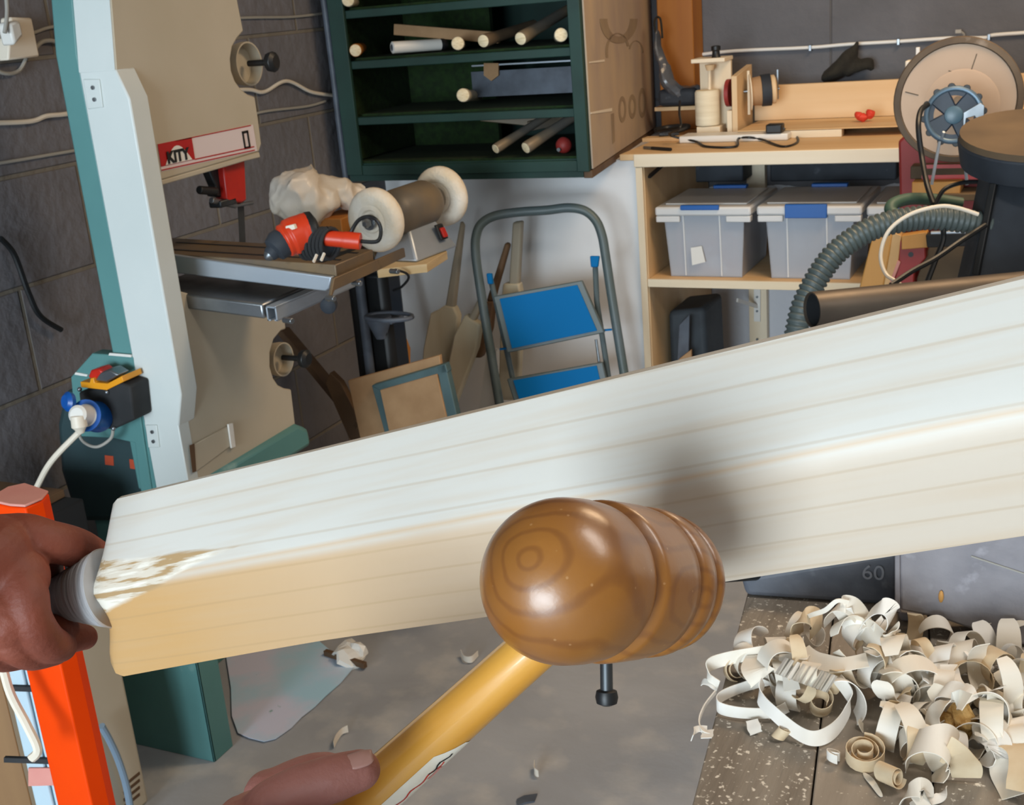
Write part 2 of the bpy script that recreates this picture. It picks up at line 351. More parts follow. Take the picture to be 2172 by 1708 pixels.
# near side of the covers above and below the column (edge strip, daylight painted into its white)
top3 = [onX(236,140,XF), onX(232,-180,XF), onX(280,-330,XF)]
part('door_edge', MB().add([ (XF-.001,YN,tz-.002),(XB,YN,tz-.002),(XF-.001,YN+.06,1.8),(XB,YN+.06,1.8),(XF-.001,YN+.03,tz-.002),(XB,YN+.03,tz-.002),(XF-.001,YN+.09,1.8),(XB,YN+.09,1.8)], [(0,1,3,2),(4,6,7,5),(0,2,6,4),(1,5,7,3),(0,4,5,1),(2,3,7,6)]), M['daylit_steel'], saw, 0)
zb = onY(345,1130,YN).z
part('door_edge', MB().box(XB, XF+.0005, YN, YN+.03, .60, bz+.005), M['daylit_steel'], saw, .002)
# teal frame behind
XT = XB-.045
part('frame', MB().prism([(XB,YN+.004,.62),(XB,YN+.004,tz+.03),(XB,YN+.06,1.8),(XB,YN+.09,1.9),(XB,YN+.075,.62)], (-.05,0,0)), M['teal'], saw, .004)
# hinges
for a in ([(176,168),(210,168),(218,228),(186,232)], [(308,902),(332,902),(338,950),(314,950)]):
    h = part('hinge', MB().prism([onY(x,y,YN-.003) for x,y in a], (0,.004,0)), M['daylit_steel'], saw, .0015)
    for k in (.3,.72):
        c = onY(a[0][0]*.45+a[1][0]*.55+(a[2][0]-a[1][0])*k, a[0][1]+(a[2][1]-a[1][1])*k, YN-.004)
        part('screw', MB().cyl(c, c+V((0,-.002,0)), .0035, 12), M['steel'], h)
# brand band
bandp = [(333,306),(536,264),(545,320),(342,364)]
P_ = [onX(x,y,XF) for x,y in bandp]; e3 = V((.0008,0,0))
bandn = part('name_band', MB().prism(P_, e3), M['label_white'], saw, label='pink-white band with red lines')
def bp(u, v, lift=.001):  # bilinear point on the band
    a = P_[0]*(1-u)+P_[1]*u; b = P_[3]*(1-u)+P_[2]*u; return a*(1-v)+b*v+V((lift,0,0))
def quad(u0,u1,v0,v1,l=.001): return [bp(u0,v0,l), bp(u1,v0,l), bp(u1,v1,l), bp(u0,v1,l)]
part('logo_patch', MB().prism(quad(0,.33,0,.82), e3), M['red'], bandn)
arc = [bp(.04+.26*k/12*1.0, .80-.62*sin(pi*k/12), .0022) for k in range(13)]
part('logo_arch', MB().prism(arc, e3*.6), M['white_plastic'], bandn)
o_ = bp(.165,.57,.0035)
lettering('logo_lettering', 'KITY', .028, o_, P_[1]-P_[0], P_[0]-P_[3], M['black'], bandn, .0004, bold=.0012)
for v0,v1 in ((0,.035),(.80,.84),(.93,.97)):
    part('pinstripe', MB().prism(quad(.33 if v0 < .9 and v0 > 0 else 0,.97,v0,v1), e3), M['red'], bandn)
for q in ((.86,.93,.17,.26),(.86,.93,.76,.85),(.86,.877,.17,.85),(.913,.93,.17,.85)):
    part('band_mark', MB().prism(quad(*q), e3), M['black'], bandn)
# lip under the upper door
lip = [(341,383),(550,322),(553,334),(520,342),(500,348),(345,393)]
part('door_lip', MB().prism(sawplane(lip, XF+.001), (-.05,0,0)), M['beige_steel'], saw, .002)
# dished recess with knob, upper and lower
def knob(px, py, rp, sx, X):
    c = onX(px, py, X-.03); r = rp
    part('recess_dish', MB().lathe(c+V((0,0,0)), (1,0,0), [(-.02,.001),(-.02,r*.9),(.0,r),(.012,r),(.012,r-.003),(-.012,r*.88),(-.014,.001)], 28), M['beige_steel'], saw)
    k = part('tension_knob', MB().cyl(c+V((.0,0.012,0)), c+V((.05,0.012,0)), .006, 12).lathe(c+V((.045,0.012,0)), (1,0,0), [(0,.008),(.004,.018),(.016,.020),(.022,.012)], 12), M['black'], saw, .001)
knob(519,136,.042,1,XF); knob(592,762,.036,1,XF)
# moulded handle recess of the lower door
pl = part('door_handle', MB().prism(sawplane([(400,948),(485,902),(496,940),(410,1003)], XF+.002), (.003,0,0)), M['beige_steel'], saw, .002)
part('handle_slot', MB().prism(sawplane([(401,945),(412,941),(416,1000),(408,1003)], XF+.0055), (.0006,0,0)), M['dark_wood'], pl)
part('handle_edge', MB().prism(sawplane([(481,900),(491,897),(497,948),(488,951)], XF+.0055), (.004,0,0)), M['white_plastic'], pl, .001)
# blade guide and blade
g = onX(498, 350, XF-.045)
part('blade_guard', MB().prism([onX(474,345,XF-.02), onX(520,338,XF-.02), onX(524,425,XF-.02), onX(515,430,XF-.02), onX(484,428,XF-.02)], (-.03,0,0)), M['guard_red'], saw, .004)
gd = part('blade_guide', MB().prism([onX(444,362,XF-.035), onX(476,352,XF-.035), onX(478,420,XF-.035), onX(455,416,XF-.035), onX(458,395,XF-.035)], (-.02,0,0)).box(*(lambda c: (c.x-.02,c.x+.01,c.y-.03,c.y+.02,c.z-.01,c.z+.004))(onX(480,425,XF-.03))), M['steel_dark'], saw, .003)
part('guide_knob', MB().cyl(onX(422,403,XF-.03), onX(458,406,XF-.03), .008, 12), M['black'], saw, .002)
part('guide_knob', MB().cyl(onX(500,436,XF-.03), onX(536,430,XF-.03), .004, 12).cyl(onX(448,425,XF-.03), onX(500,436,XF-.03), .006, 10), M['steel'], saw, .001)
part('blade', MB().prism([onX(504,425,XF-.04), onX(517,425,XF-.04), onX(523,556,XF-.04), onX(511,556,XF-.04)], (-.001,0,0)), M['steel_dark'], saw)
# tables (tilted)
def tiltbar(pts, Yf, depthY, m, name, bev=.002, **k):
    q = [onY(x,y,Yf) for x,y in pts]
    return part(name, MB().prism(q, (0,depthY,0)), m, saw, bev, **k)
YT = 1.76
pR = onY(703,560,YT); pL = onY(360,538,YT)
slope = (pR.z-pL.z)/(pR.x-pL.x); nT = V((-slope,0,1)).normalized()
def onT(x,y,dz=0): return onP(x,y,pR+V((0,0,dz)),nT)
# table top
tt = [onT(330,512), onT(318,560), onT(700,588,), onT(852,528), onT(720,505)]
P4 = [pL+V((-.10,-.0,-.10*slope)), pR, V((0,0,0)), V((0,0,0))]
farR = onP(850,528,pR,nT)
yfar = farR.y
tl, tr = pL+V((-.12,0,-.12*slope)), pR.copy()
def tp(x, y, dz=0): return V((x, y, pR.z+(x-pR.x)*slope+dz))
x0, x1 = tl.x, pR.x
tbl = part('table', MB().prism([tp(x0,YT+.012,-.004), tp(x1,YT+.012,-.004), tp(x1,yfar,-.004), tp(x0,yfar,-.004)], (0,0,-.022)), M['cast'], saw, .002)
for yy in (YT+(yfar-YT)*.3, YT+(yfar-YT)*.72):
    part('table_slot', MB().prism([tp(x0+.05,yy,-.0035), tp(x1-.01,yy,-.0035), tp(x1-.01,yy+.006,-.0035), tp(x0+.05,yy+.006,-.0035)], (0,0,.0006)), M['black'], tbl)
part('table_slot', MB().prism([tp(x1-.045,YT+.02,-.0035), tp(x1-.03,YT+.02,-.0035), tp(x1-.03,yfar,-.0035), tp(x1-.045,yfar,-.0035)], (0,0,.0006)), M['black'], tbl)
part('fence_rail', MB().prism([onY(355,540,YT), onY(703,588,YT), onY(697,613,YT), onY(690,618,YT), onY(358,578,YT)], (0,.012,0)), M['alu'], saw, .002)
part('side_rail', MB().prism([onX(703,590,x1+.004), onX(852,526,x1+.004), onX(855,545,x1+.004), onX(800,572,x1+.004), onX(704,616,x1+.004), onX(694,640,x1+.004)][::1], (.006,0,0)), M['cast'], saw, .001)
YL = 1.71
lt = [onY(362,600,YL), onY(572,640,YL)]
a0 = onY(372,622,YL); a1 = onY(556,645,YL); s2 = (a1.z-a0.z)/(a1.x-a0.x)
def tp2(x,y,dz=0): return V((x,y,a1.z+(x-a1.x)*s2+dz))
part('lower_table', MB().prism([tp2(a0.x-.08,YL), tp2(a1.x,YL), tp2(a1.x,YL+.20), tp2(a0.x-.08,YL+.20)], (0,0,-.028)), M['steel'], saw, .004)
rx = onY(575,660,YL-.01)
rail = MB()
for dx,dz,wx,wz in ((0,0,.022,.003),(0,-.024,.003,.027),(.019,-.024,.003,.027),(0,-.024,.007,.003),(.015,-.024,.007,.003)):
    rail.obox(rx+V((dx-.011,0,dz+.006)), (wx,0,wx*s2), (0,.26,0), (0,0,wz))
part('guide_rail', rail, M['alu'], saw, .0005)
for px,py in ((602,679),(692,632),(828,575),(748,600)):
    c = onX(px,py,x1+.0)
    part('rail_bolt', MB().cyl(c, c+V((.02,-.004,0)), .005, 10), M['steel'], saw, .001)
c = onX(705,638,x1-.02); part('lock_knob', MB().lathe(c, (.3,-1,-.1), [(0,.006),(.012,.006),(.014,.014),(.03,.015),(.034,.008)], 12), M['black_dusty'], saw, .001)
# switch, socket and plug on the near side
sy = YN-.01
br = [onY(*p,YN+.0) for p in [(150,800),(195,750),(285,757),(300,900),(326,1070),(302,1070),(286,940),(240,930),(162,926)]]
part('switch_bracket', MB().prism(br, (0,.03,0)), M['teal'], saw, .002)
part('bracket_trim', MB().prism([onY(*p,YN-.003) for p in [(160,790),(186,795),(184,799),(158,795)]], (0,.003,0)).prism([onY(*p,YN-.003) for p in [(232,749),(278,753),(278,758),(230,754)]], (0,.003,0)), M['white_plastic'], saw)
sb = [onY(*p,YN-.05) for p in [(166,832),(252,812),(276,820),(284,892),(240,912),(176,908)]]
swb = part('switch_box', MB().prism(sb, (0,.05,0)), M['black_matte'], saw, .004)
yc = [onY(*p,YN-.055) for p in [(170,810),(172,822),(226,828),(262,810),(258,798),(228,814),(200,812),(198,802),(192,803),(190,812)]]
part('switch_cover', MB().prism(yc, (0,.05,0)), M['yellow'], swb, .001)
part('start_button', MB().prism([onY(*p,YN-.05) for p in [(200,808),(226,812),(252,796),(232,784),(212,790)]], (0,.03,0)), M['steel'], swb, .003)
part('stop_button', MB().prism([onY(*p,YN-.05) for p in [(186,800),(200,808),(218,790),(208,782),(192,786)]], (0,.03,0)), M['guard_red'], swb, .003)
for px,py in ((169,826),(227,832),(241,909)):
    c = onY(px,py,YN-.052); part('screw', MB().ball(c, .0045, 10), M['steel'], swb)
sa, sbp = onY(212,885,YN-.05), onY(168,880,YN-.12)
dr = (sbp-sa).normalized()
so = part('inlet_socket', MB().lathe(sa, dr, [(0,.027),(.01,.029),(.045,.026),(.05,.029),(.056,.029),(.056,.021),(.04,.020)], 28), M['socket_blue'], saw)
fl = onY(152,852,YN-.10); part('socket_flap', MB().lathe(fl, (-.3,-1,.3), [(0,.016),(.008,.018),(.014,.012)], 20), M['socket_blue'], so)
pa = sa+dr*.05
plg = part('mains_plug', MB().lathe(pa, dr, [(0,.021),(.004,.022),(.006,.018),(.032,.016),(.036,.017),(.04,.012)], 24), M['white_plastic'], saw)
e_ = pa+dr*.036
part('cable_gland', MB().lathe(e_+V((0,0,-.002)), (dr.x*.2,-.1,-1), [(0,.013),(.02,.014),(.024,.010),(.032,.006)], 20), M['cream_plastic'], plg)
part('mains_cable', MB().tube(smooth_path([e_+V((0,0,-.03)), onY(112,975,YN-.15), onY(80,1030,YN-.15), onY(40,1120,YN-.15), onY(20,1300,YN-.1), onY(30,1500,YN-.05)]), .0055, 10), M['cream_plastic'], plg)
part('loop_cable', MB().tube(smooth_path([onY(160,900,YN-.06), onY(175,935,YN-.06), onY(205,948,YN-.05), onY(235,930,YN-.04), onY(240,905,YN-.04)]), .003, 8), M['grey_cable'], saw)
# motor housing behind bracket
mo = [onY(*p,YN+.02) for p in [(118,900),(132,830),(300,800),(335,1110),(160,1110),(125,1000)]]
part('motor_housing', MB().prism(mo, (0,.22,0)), mat('dark_teal', '2c4448', .6, c2='24363a', ns=6, c3='74483a', n3=7, thr3=(.7,.74)), saw, .015)
for q in ([(222,966),(240,968),(241,988),(223,986)], [(274,974),(300,978),(302,998),(276,994)]):
    part('warning_sticker', MB().prism([onY(*p,YN+.019) for p in q], (0,.001,0)), mat('sticker_orange', 'b4482a', .6), saw)
# base plate and stand
bpz = onX(640,905,XF+.03).z
part('base_plate', MB().prism([onX(450,1010,XF+.01), onX(632,900,XF+.01), onX(655,908,XF+.01), onX(662,945,XF+.01), onX(560,1010,XF+.01), onX(470,1060,XF+.01)], (-.35,0,0)), M['teal'], saw, .01)
c0, c1 = onZ(456,1618,0), onZ(487,1592,0)
XS2 = c0.x
part('stand_panel', MB().box(XS2-.42, XS2, c0.y, c0.y+.006, 0, .48).box(XS2-.006, XS2, c0.y, c0.y+.062, 0, .48), M['teal'], saw, .002)
part('stand_panel', MB().box(XS2-.42, XS2-.25, c0.y+.32, c0.y+.36, 0, .48), M['teal'], saw, .002)
part('stand_top', MB().box(XS2-.20, XS2+.02, c0.y-.0, c0.y+.40, .47, .60), M['teal'], saw, .004)
part('stand_shelf', MB().box(XS2-.42, XS2-.25, c0.y+.03, c0.y+.32, .18, .2), M['black_matte'], saw, .002)
# ================================================================ GREEN CABINET OF BAT HANDLES
YC = 3.0
A_ = onY(1253,360,YC); Bz = A_.z
cl, cr = onY(742,372,YC), A_
backR = onZ(1395,265,Bz)
zt = Bz+.62
cab = thing('open_cabinet', 'dark green open-fronted cabinet lined with artificial turf, holding bat handles', 'cabinet', (cl.x, YC, Bz))
CXL, CXR = cl.x, cr.x
dpt = backR.y-YC
skew = (backR.x-A_.x)/dpt
def cp(x, y, z): return V((x+skew*(y-YC)*(1 if x > (CXL+CXR)/2 else .0), y, z))
def cbox(x0,x1,y0,y1,z0,z1): return MB().hexa([cp(x0,y0,z0),cp(x1,y0,z0),cp(x1,y1,z0),cp(x0,y1,z0),cp(x0,y0,z1),cp(x1,y0,z1),cp(x1,y1,z1),cp(x0,y1,z1)])
YCB = min(YC+dpt, YB-.02)
T = .022
part('side_panel', cbox(CXR-T, CXR, YC, YCB, Bz, zt), M['cab_green'], cab, .002)
part('side_panel', cbox(CXL, CXL+T, YC, YCB, Bz, zt), M['cab_green'], cab, .002)
part('back_panel', cbox(CXL+T, CXR-T-.001, YC+.56, YC+.58, Bz, zt), M['cab_green'], cab)
zs = [Bz, onY(1225,238,YC).z-.012, onY(1220,108,YC).z-.012, onY(1220,-12,YC).z-.014, zt-.02]
zr = [onY(760,z,YC).z for z in (352,247,125)]
for z in zs:
    th_ = .030 if z == Bz else .022
    part('shelf', cbox(CXL+T, CXR-T-.001, YC+.001, YC+.55, z, z+th_), M['cab_green'], cab, .002)
    if z < zt-.1:
        part('turf_lining', cbox(CXL+T+.001, CXR-T-.002, YC+(.004 if z == Bz else .03), YC+.50, z+th_, z+th_+.006), M['turf'], cab)
part('turf_lining', MB().box(CXL+T+.012, CXR-T-.40, YC+.34, YC+.36, Bz+.03, zt-.03), M['turf'], cab)
part('turf_lining', MB().box(CXL+T, CXL+T+.012, YC+.004, YC+.50, Bz+.04, zt-.03), M['turf'], cab)
part('face_frame', MB().box(CXL, CXL+.05, YC-.012, YC, Bz-.002, zt), M['cab_green'], cab, .002)
part('face_frame', MB().box(CXR-.034, CXR, YC-.012, YC, Bz-.004, zt), M['cab_green'], cab, .002)
part('face_frame', MB().box(CXL+.05, CXR-.034, YC-.010, YC, Bz-.003, Bz+.026), M['cab_green'], cab, .002)
part('bottom_edge', MB().hexa([cp(CXR-.02,YC,Bz-.022),cp(CXR+.004,YC,Bz-.022),cp(CXR+.004,YCB,Bz-.022),cp(CXR-.02,YCB,Bz-.022),cp(CXR-.02,YC,Bz-.002),cp(CXR+.004,YC,Bz-.002),cp(CXR+.004,YCB,Bz-.002),cp(CXR-.02,YCB,Bz-.002)]), M['dark_wood'], cab, .001)
part('bottom_board', MB().hexa([cp(CXL,YC,Bz-.020),cp(CXR-.021,YC,Bz-.020),cp(CXR-.021,YCB,Bz-.020),cp(CXL,YCB,Bz-.020),cp(CXL,YC,Bz-.001),cp(CXR-.021,YC,Bz-.001),cp(CXR-.021,YCB,Bz-.001),cp(CXL,YCB,Bz-.001)]), M['cab_green'], cab)
# cardboard sheet on the side, with faint printing
cs = part('cardboard_sheet', cbox(CXR+.001, CXR+.006, YC+.006, YCB, Bz+.001, zt), M['cardboard'], cab, .001)
nrm = V((1,-skew,0)).normalized(); ydir = V((skew,1,0)).normalized()
def onC(px, py): return onP(px, py, V((CXR+.0066,YC,Bz)), nrm)
def oval(cx, cy, rx, ry, w_=.55, n=20, a0=0, a1=2*pi):
    mb = MB(); o = [onC(cx+rx*cos(a0+(a1-a0)*k/n), cy+ry*sin(a0+(a1-a0)*k/n)) for k in range(n+1)]
    i_ = [onC(cx+rx*w_*cos(a0+(a1-a0)*k/n), cy+ry*w_*1.2*sin(a0+(a1-a0)*k/n)) for k in range(n+1)]
    for k in range(n): mb.prism([o[k], o[k+1], i_[k+1], i_[k]], nrm*.0006)
    return mb
for q in ((1320,232,8,28),(1341,226,8,26,.5),(1362,218,8,32)):
    part('printed_figure', oval(*q), M['cardboard_print'], cs)
part('printed_figure', MB().prism([onC(1296,242),onC(1302,240),onC(1304,300),onC(1299,306)], nrm*.0006), M['cardboard_print'], cs)
part('printed_figure', oval(1312,40,40,52,.6,20,0,pi), M['cardboard_print'], cs)
part('printed_figure', oval(1310,110,26,40,.8,20,pi*.9,pi*1.9), M['cardboard_print'], cs)
part('printed_figure', oval(1349,112,16,26,.8,20,pi*1.1,pi*2), M['cardboard_print'], cs)
for q in ([(1250,131),(1282,126),(1282,131),(1250,134)], [(1253,238),(1298,229),(1298,236),(1253,242)]):
    part('tape_strip', MB().prism([onC(*p) for p in q], nrm*.0008), M['cream_plastic'], cs)
# bat handles lying in the cabinet
def handle_end(px, py, rp, tipd, label, m='willow', collar=None, yy=YC-.008, length=.30):
    e = onY(px, py, yy); r = rp*(yy/2.66)/2580*2.66*1.08
    d = V(tipd).normalized()
    t = thing('cricket_bat', label, 'cricket bat', e, 'bats lying in the green cabinet')
    part('shaft', MB().lathe(e, d, [(0,r*.93),(.003,r),(.02,r),(.08,r*.86),(length,r*.78)], 20), M[m], t)
    part('end_face', MB().lathe(e-d*.0012, d, [(0,r*.78),(.0012,r*.9)], 20), mat('end_grain', 'f2e2c0', .7, c2='e0cba0', ns=260, st=(.1,1,1)) if 'end_grain' not in M else M['end_grain'], t, label='pale end grain')
    if collar: part('collar', MB().lathe(e+d*.004, d, [(0,r*1.05),(.012,r*1.07),(.022,r*.98)], 20), M[collar], t)
M['end_grain'] = mat('end_grain', 'f2e2c0', .7, c2='e0cba0', ns=260, st=(.1,1,1))
H = [(754,107,14,(-.40,.9,.02),'tan turned bat handle, leftmost on the upper cabinet shelf','amber_wood'),
     (971,92,14,(-.42,.9,-.05),'pale bat handle with a bright end, right of the white-gripped one','willow'),
     (1025,87,14,(.05,.95,.08),'bat handle fourth from the left on the upper cabinet shelf','dusty_top'),
     (1104,82,14,(.10,.9,.20),'grey bat handle pointing up and back toward the cabinet side','grinder'),
     (1190,74,14,(-.40,.9,-.05),'bat handle at the right end of the upper cabinet shelf','willow'),
     (982,202,14.5,(-.30,.9,-.08),'only bat handle on the middle cabinet shelf','willow'),
     (1051,316,11,(.35,.8,.28),'grey bat handle on the turf, left one of the crossing pair','grinder'),
     (1115,314,13,(.38,.8,.30),'pale-ended bat handle on the turf, right one of the crossing pair','grinder'),
     (738,0,14,(-.4,.9,-.05),'bat handle end showing at the top edge of the cabinet','willow')]
for px,py,rp,d,lb,m in H: handle_end(px,py,rp,d,lb,m)
# white gripped handle lying nearly across
g0, g1 = onY(831,101,YC+.0), onY(942,94,YC+.12)
gt = thing('cricket_bat', 'bat handle in a white rubber grip lying across the upper cabinet shelf', 'cricket bat', g0, 'bats lying in the green cabinet')
gd_ = (g1-g0).normalized()
part('grip', MB().lathe(g0, gd_, [(0,.013),(.002,.016),(.02,.016),((g1-g0).length-.01,.0155)], 20), M['white_plastic'], gt)
part('end_ring', MB().lathe(g1-gd_*.012, gd_, [(0,.0158),(.004,.0165),(.012,.016),(.02,.011)], 20), M['black'], gt)
part('end_face', MB().lathe(g0-gd_*.001, gd_, [(0,.0075),(.001,.009)], 20), M['pvc_pipe'], gt)
e1 = onY(838,62,YC+.10); e2 = onY(1060,80,YC+.16)
solo('wooden_offcut', MB().bar(e1, e2, .030, .028), M['brown_board'], 'long square-ended wooden offcut lying behind the white-gripped handle', 'offcut', bevel=.002)
q1 = onY(1000,165,YC+.16); q2 = onY(1222,158,YC+.16)
solo('grey_panel', MB().box(q1.x, q2.x, YC+.16, YC+.18, onY(1222,196,YC+.16).z, onY(1222,140,YC+.16).z), M['pvc_pipe'], 'blue-grey board standing at the back of the middle cabinet shelf', 'board')
solo('wood_tag', MB().prism([onY(x,y,YC+.15) for x,y in [(1026,134),(1057,134),(1057,160),(1042,172),(1026,160)]], (0,.006,0)), M['brown_board'], 'small pointed wooden tag hanging in the middle cabinet opening', 'tag')
solo('trim_rail', MB().bar(onY(1001,140,YC+.155), onY(1222,128,YC+.155), .004, .004), M['alu'], 'thin bright strip along the top of the blue-grey board', 'strip')
r_ = onY(1196,308,YC+.06)
rb = thing('red_float', 'small red ball fitting in the lower right corner of the cabinet', 'fitting', r_)
part('body', MB().ball(r_, .022, 16), M['red_paint'], rb); part('stud', MB().cyl(r_+V((-.004,-.03,-.008)), r_+V((-.004,-.01,-.008)), .005), M['steel'], rb)
k1 = onY(1010,245,YC+.25)
for a,b,lb in (((1020,246),(1180,262),'flat grey batten lying deep in the lower cabinet opening'),((1120,268),(1215,250),'short grey batten crossing behind the lower handles')):
    solo('batten', MB().bar(onY(*a,YC+.28), onY(*b,YC+.34), .028, .02), M['grinder'], lb, 'batten', bevel=.002)
# ================================================================ BENCH GRINDER ON ITS STAND
gA, gB = at(792,463,2.80), at(937,413,3.0)
ax = (gB-gA).normalized(); ax = V((ax.x, ax.y, 0)).normalized(); 
zc = (gA.z+gB.z)/2; gA.z = zc+.0; gB.z = zc+.0
gA = at(797,467,2.80); gB = at(935,417,3.02); ax = (gB-gA).normalized()
platez = at(870,575,2.75).z
gr = thing('bench_grinder', 'bench grinder with two white polishing mops, mounted on a plywood base', 'grinder', (gA+gB)/2*1.0)
mid = (gA+gB)/2
Lg = (gB-gA).length
part('motor', MB().lathe(gA+ax*.045, ax, [(0,.03),(.012,.046),(.03,.055),(Lg-.12,.055),(Lg-.10,.046),(Lg-.09,.03)], 28), M['grinder'], gr)
part('shaft', MB().cyl(gA-ax*.03, gB+ax*.03, .009), M['steel'], gr)
for c in (gA, gB):
    prof = [(-.014,.012),(-.015,.024),(-.021,.028),(-.021,.034),(-.019,.038),(-.022,.044),(-.020,.050),(-.021,.058),(-.015,.068),(-.004,.0745),(.008,.0745),(.017,.068),(.021,.058),(.020,.03),(.016,.012)]
    mo_ = part('polishing_mop', MB().lathe(c, ax, prof, 36), M['mop'], gr, smooth=50)
    part('flange', MB().cyl(c-ax*.029, c-ax*.022, .018), M['steel'], mo_, .001)
    part('shaft_nut', MB().lathe(c-ax*.045, ax, [(0,.006),(.004,.010),(.014,.012),(.016,.006)], 6), M['steel'], mo_)
pf = V((ax.x, ax.y, 0)).normalized(); ps = V((pf.y,-pf.x,0))  # ps toward the room
if ps.y > 0: ps = -ps
ft = V((mid.x, mid.y, platez))
part('foot', MB().hexa([ft-pf*.09+ps*.07, ft+pf*.09+ps*.07, ft+pf*.09-ps*.06, ft-pf*.09-ps*.06, ft-pf*.055+ps*.03+V((0,0,.075)), ft+pf*.055+ps*.03+V((0,0,.075)), ft+pf*.055-ps*.03+V((0,0,.075)), ft-pf*.055-ps*.03+V((0,0,.075))]), M['alu'], gr, .006)
swc = ft+pf*.04+ps*.060+V((0,0,.04))
swp = part('switch', MB().obox(swc-pf*.014-V((0,0,.012)), pf*.028, V((0,0,.036))-ps*.014, ps*.008), M['black'], gr, .002)
part('rocker', MB().obox(swc-pf*.008-V((0,0,.006))+ps*.006, pf*.016, V((0,0,.022))-ps*.009, ps*.006), M['guard_red'], swp, .001)
pw = MB(); c = V((mid.x, mid.y, platez-.022))
pw.prism([onZ(x,y,platez-.001) for x,y in [(800,572),(905,560),(948,533),(900,500),(790,520)]], (0,0,-.020))
solo('plywood_base', pw, M['ply_edge'], 'pale plywood plate carrying the bench grinder on its stand', 'board', bevel=.001)
# stand
st = thing('grinder_stand', 'black column stand with a grey tube and a water tray under the grinder', 'stand', (mid.x, mid.y, 0))
cz = platez-.024
cc_ = onP(790,640,V((mid.x,mid.y,0)), V((0,1,0)))
sx_, sy_ = cc_.x+.0, mid.y
part('column', MB().prism([(sx_-.055,sy_-.03,0),(sx_+.06,sy_-.03,0),(sx_+.06,sy_+.06,0),(sx_-.055,sy_+.06,0)], (0,0,cz-.012)), M['black'], st, .02)
part('tube', MB().tube([V((onY(762,590,sy_-.05).x, sy_-.05, cz-.012)), V((onY(766,640,sy_-.05).x, sy_-.05, .3)), V((onY(768,640,sy_-.05).x, sy_-.05, .02))], .012, 14), M['pvc_pipe'], st)
part('top_plate', MB().box(sx_-.08, sx_+.09, sy_-.07, sy_+.08, cz-.012, cz), M['black'], st, .003)
part('base', MB().lathe((sx_,sy_,0.0), (0,0,1), [(0,.13),(.02,.13),(.035,.12),(.05,.06)], 28), M['black_dusty'], st)
ty = sy_-.09
tc_ = onY(822,672,ty)
tr_ = MB(); 
ring = [tc_+V((.062*cos(a)+.004, .035*sin(a), 0)) for a in [2*pi*k/24 for k in range(25)]]
part('tray_rim', MB().tube(ring, .0055, 8, False), M['pvc_pipe'], st)
part('tray_cup', MB().lathe(tc_+V((-.025,0,0)), (0,0,-1), [(0,.030),(.002,.031),(.012,.030),(.04,.018),(.055,.012)], 20), M['pvc_pipe'], st)
part('tray_arm', MB().box(tc_.x-.06, tc_.x+.01, ty, sy_-.028, tc_.z-.02, tc_.z-.008), M['pvc_pipe'], st, .003)
part('tray_ring', MB().tube([onY(812,705,ty)+V((.010*cos(a),0,.011*sin(a))) for a in [2*pi*k/16 for k in range(17)]], .002, 6, False), M['black'], st)
solo('cable', MB().tube(smooth_path([at(838,572,2.78), at(862,580,2.8), at(866,592,2.82), at(850,610,2.85), at(835,616,2.9)]), .003, 8), M['black'], 'short black flex hanging under the plywood plate of the grinder', 'cable')
wd = onY(810,700,2.95)
solo('wood_offcut', MB().bar(onY(803,560,3.08), onY(803,560,3.08)+(onY(842,830,3.02)-onY(803,560,3.08))*((onY(803,560,3.08).z-.012)/(onY(803,560,3.08).z-onY(842,830,3.02).z)), .03, .02, (1,0,0)), M['amber_wood'], 'narrow brown timber strip standing behind the grinder stand', 'offcut', bevel=.001)
solo('blade_blank', MB().prism([V((p.x,p.y,max(.002,p.z))) for p in [onY(x,y,2.72) for x,y in [(808,722),(852,724),(860,745),(874,1290),(818,1290),(806,745)]]], (0,.03,0)), M['amber_wood'], 'reddish brown bat blank standing behind the framed board', 'bat blank', bevel=.003)
# plastic bag on the wooden block
def crumple(mb, amp, fr, seed=0):
    for i, p in enumerate(mb.v):
        n_ = noise.noise_vector(p*fr+V((seed,seed*2,0))); mb.v[i] = p+n_*amp
    return mb
bg = MB()
def blobchain(pts, rads, n=22, sub=5, flat=1):
    return MB().tube(smooth_path(pts, sub), [rads[0]*.02]+[ (lambda t: rads[min(int(t),len(rads)-2)]*(1-(t-int(min(t,len(rads)-2))))+rads[min(int(t),len(rads)-2)+1]*(t-int(min(t,len(rads)-2))))(i/sub) for i in range(1,(len(pts)-1)*sub)]+[rads[-1]*.02], n, True, flat)
bag = blobchain([at(596,372,2.90), at(625,400,2.90), at(662,420,2.91), at(702,402,2.93), at(737,410,2.95), at(775,412,2.97)], [.012,.070,.068,.040,.040,.018], 44, 14)
crumple(bag, .018, 12, 3); crumple(bag, .008, 34, 5); crumple(bag, .003, 90, 2)
solo('plastic_bag', bag, M['bag_plastic'], 'crumpled cream plastic bag lying on the wooden block behind the saw table', 'bag', smooth=50)
blk0 = at(668,505,2.93); blk1 = at(740,455,2.93)
bl = thing('wooden_block', 'amber wooden block under the crumpled bag behind the drill', 'block', (blk0+blk1)/2)
part('block', MB().box(blk0.x, blk1.x+.01, blk0.y-.0, blk0.y+.14, blk0.z-.02, blk1.z), M['amber_wood'], bl, .003)
bsup = MB().box(blk0.x-.18, blk1.x+.02, blk0.y-.05, blk0.y+.22, blk0.z-.04, blk0.z-.021)
solo('back_shelf_board', bsup, M['dark_wood'], 'dark shelf board behind the saw table carrying the wooden block', 'shelf')
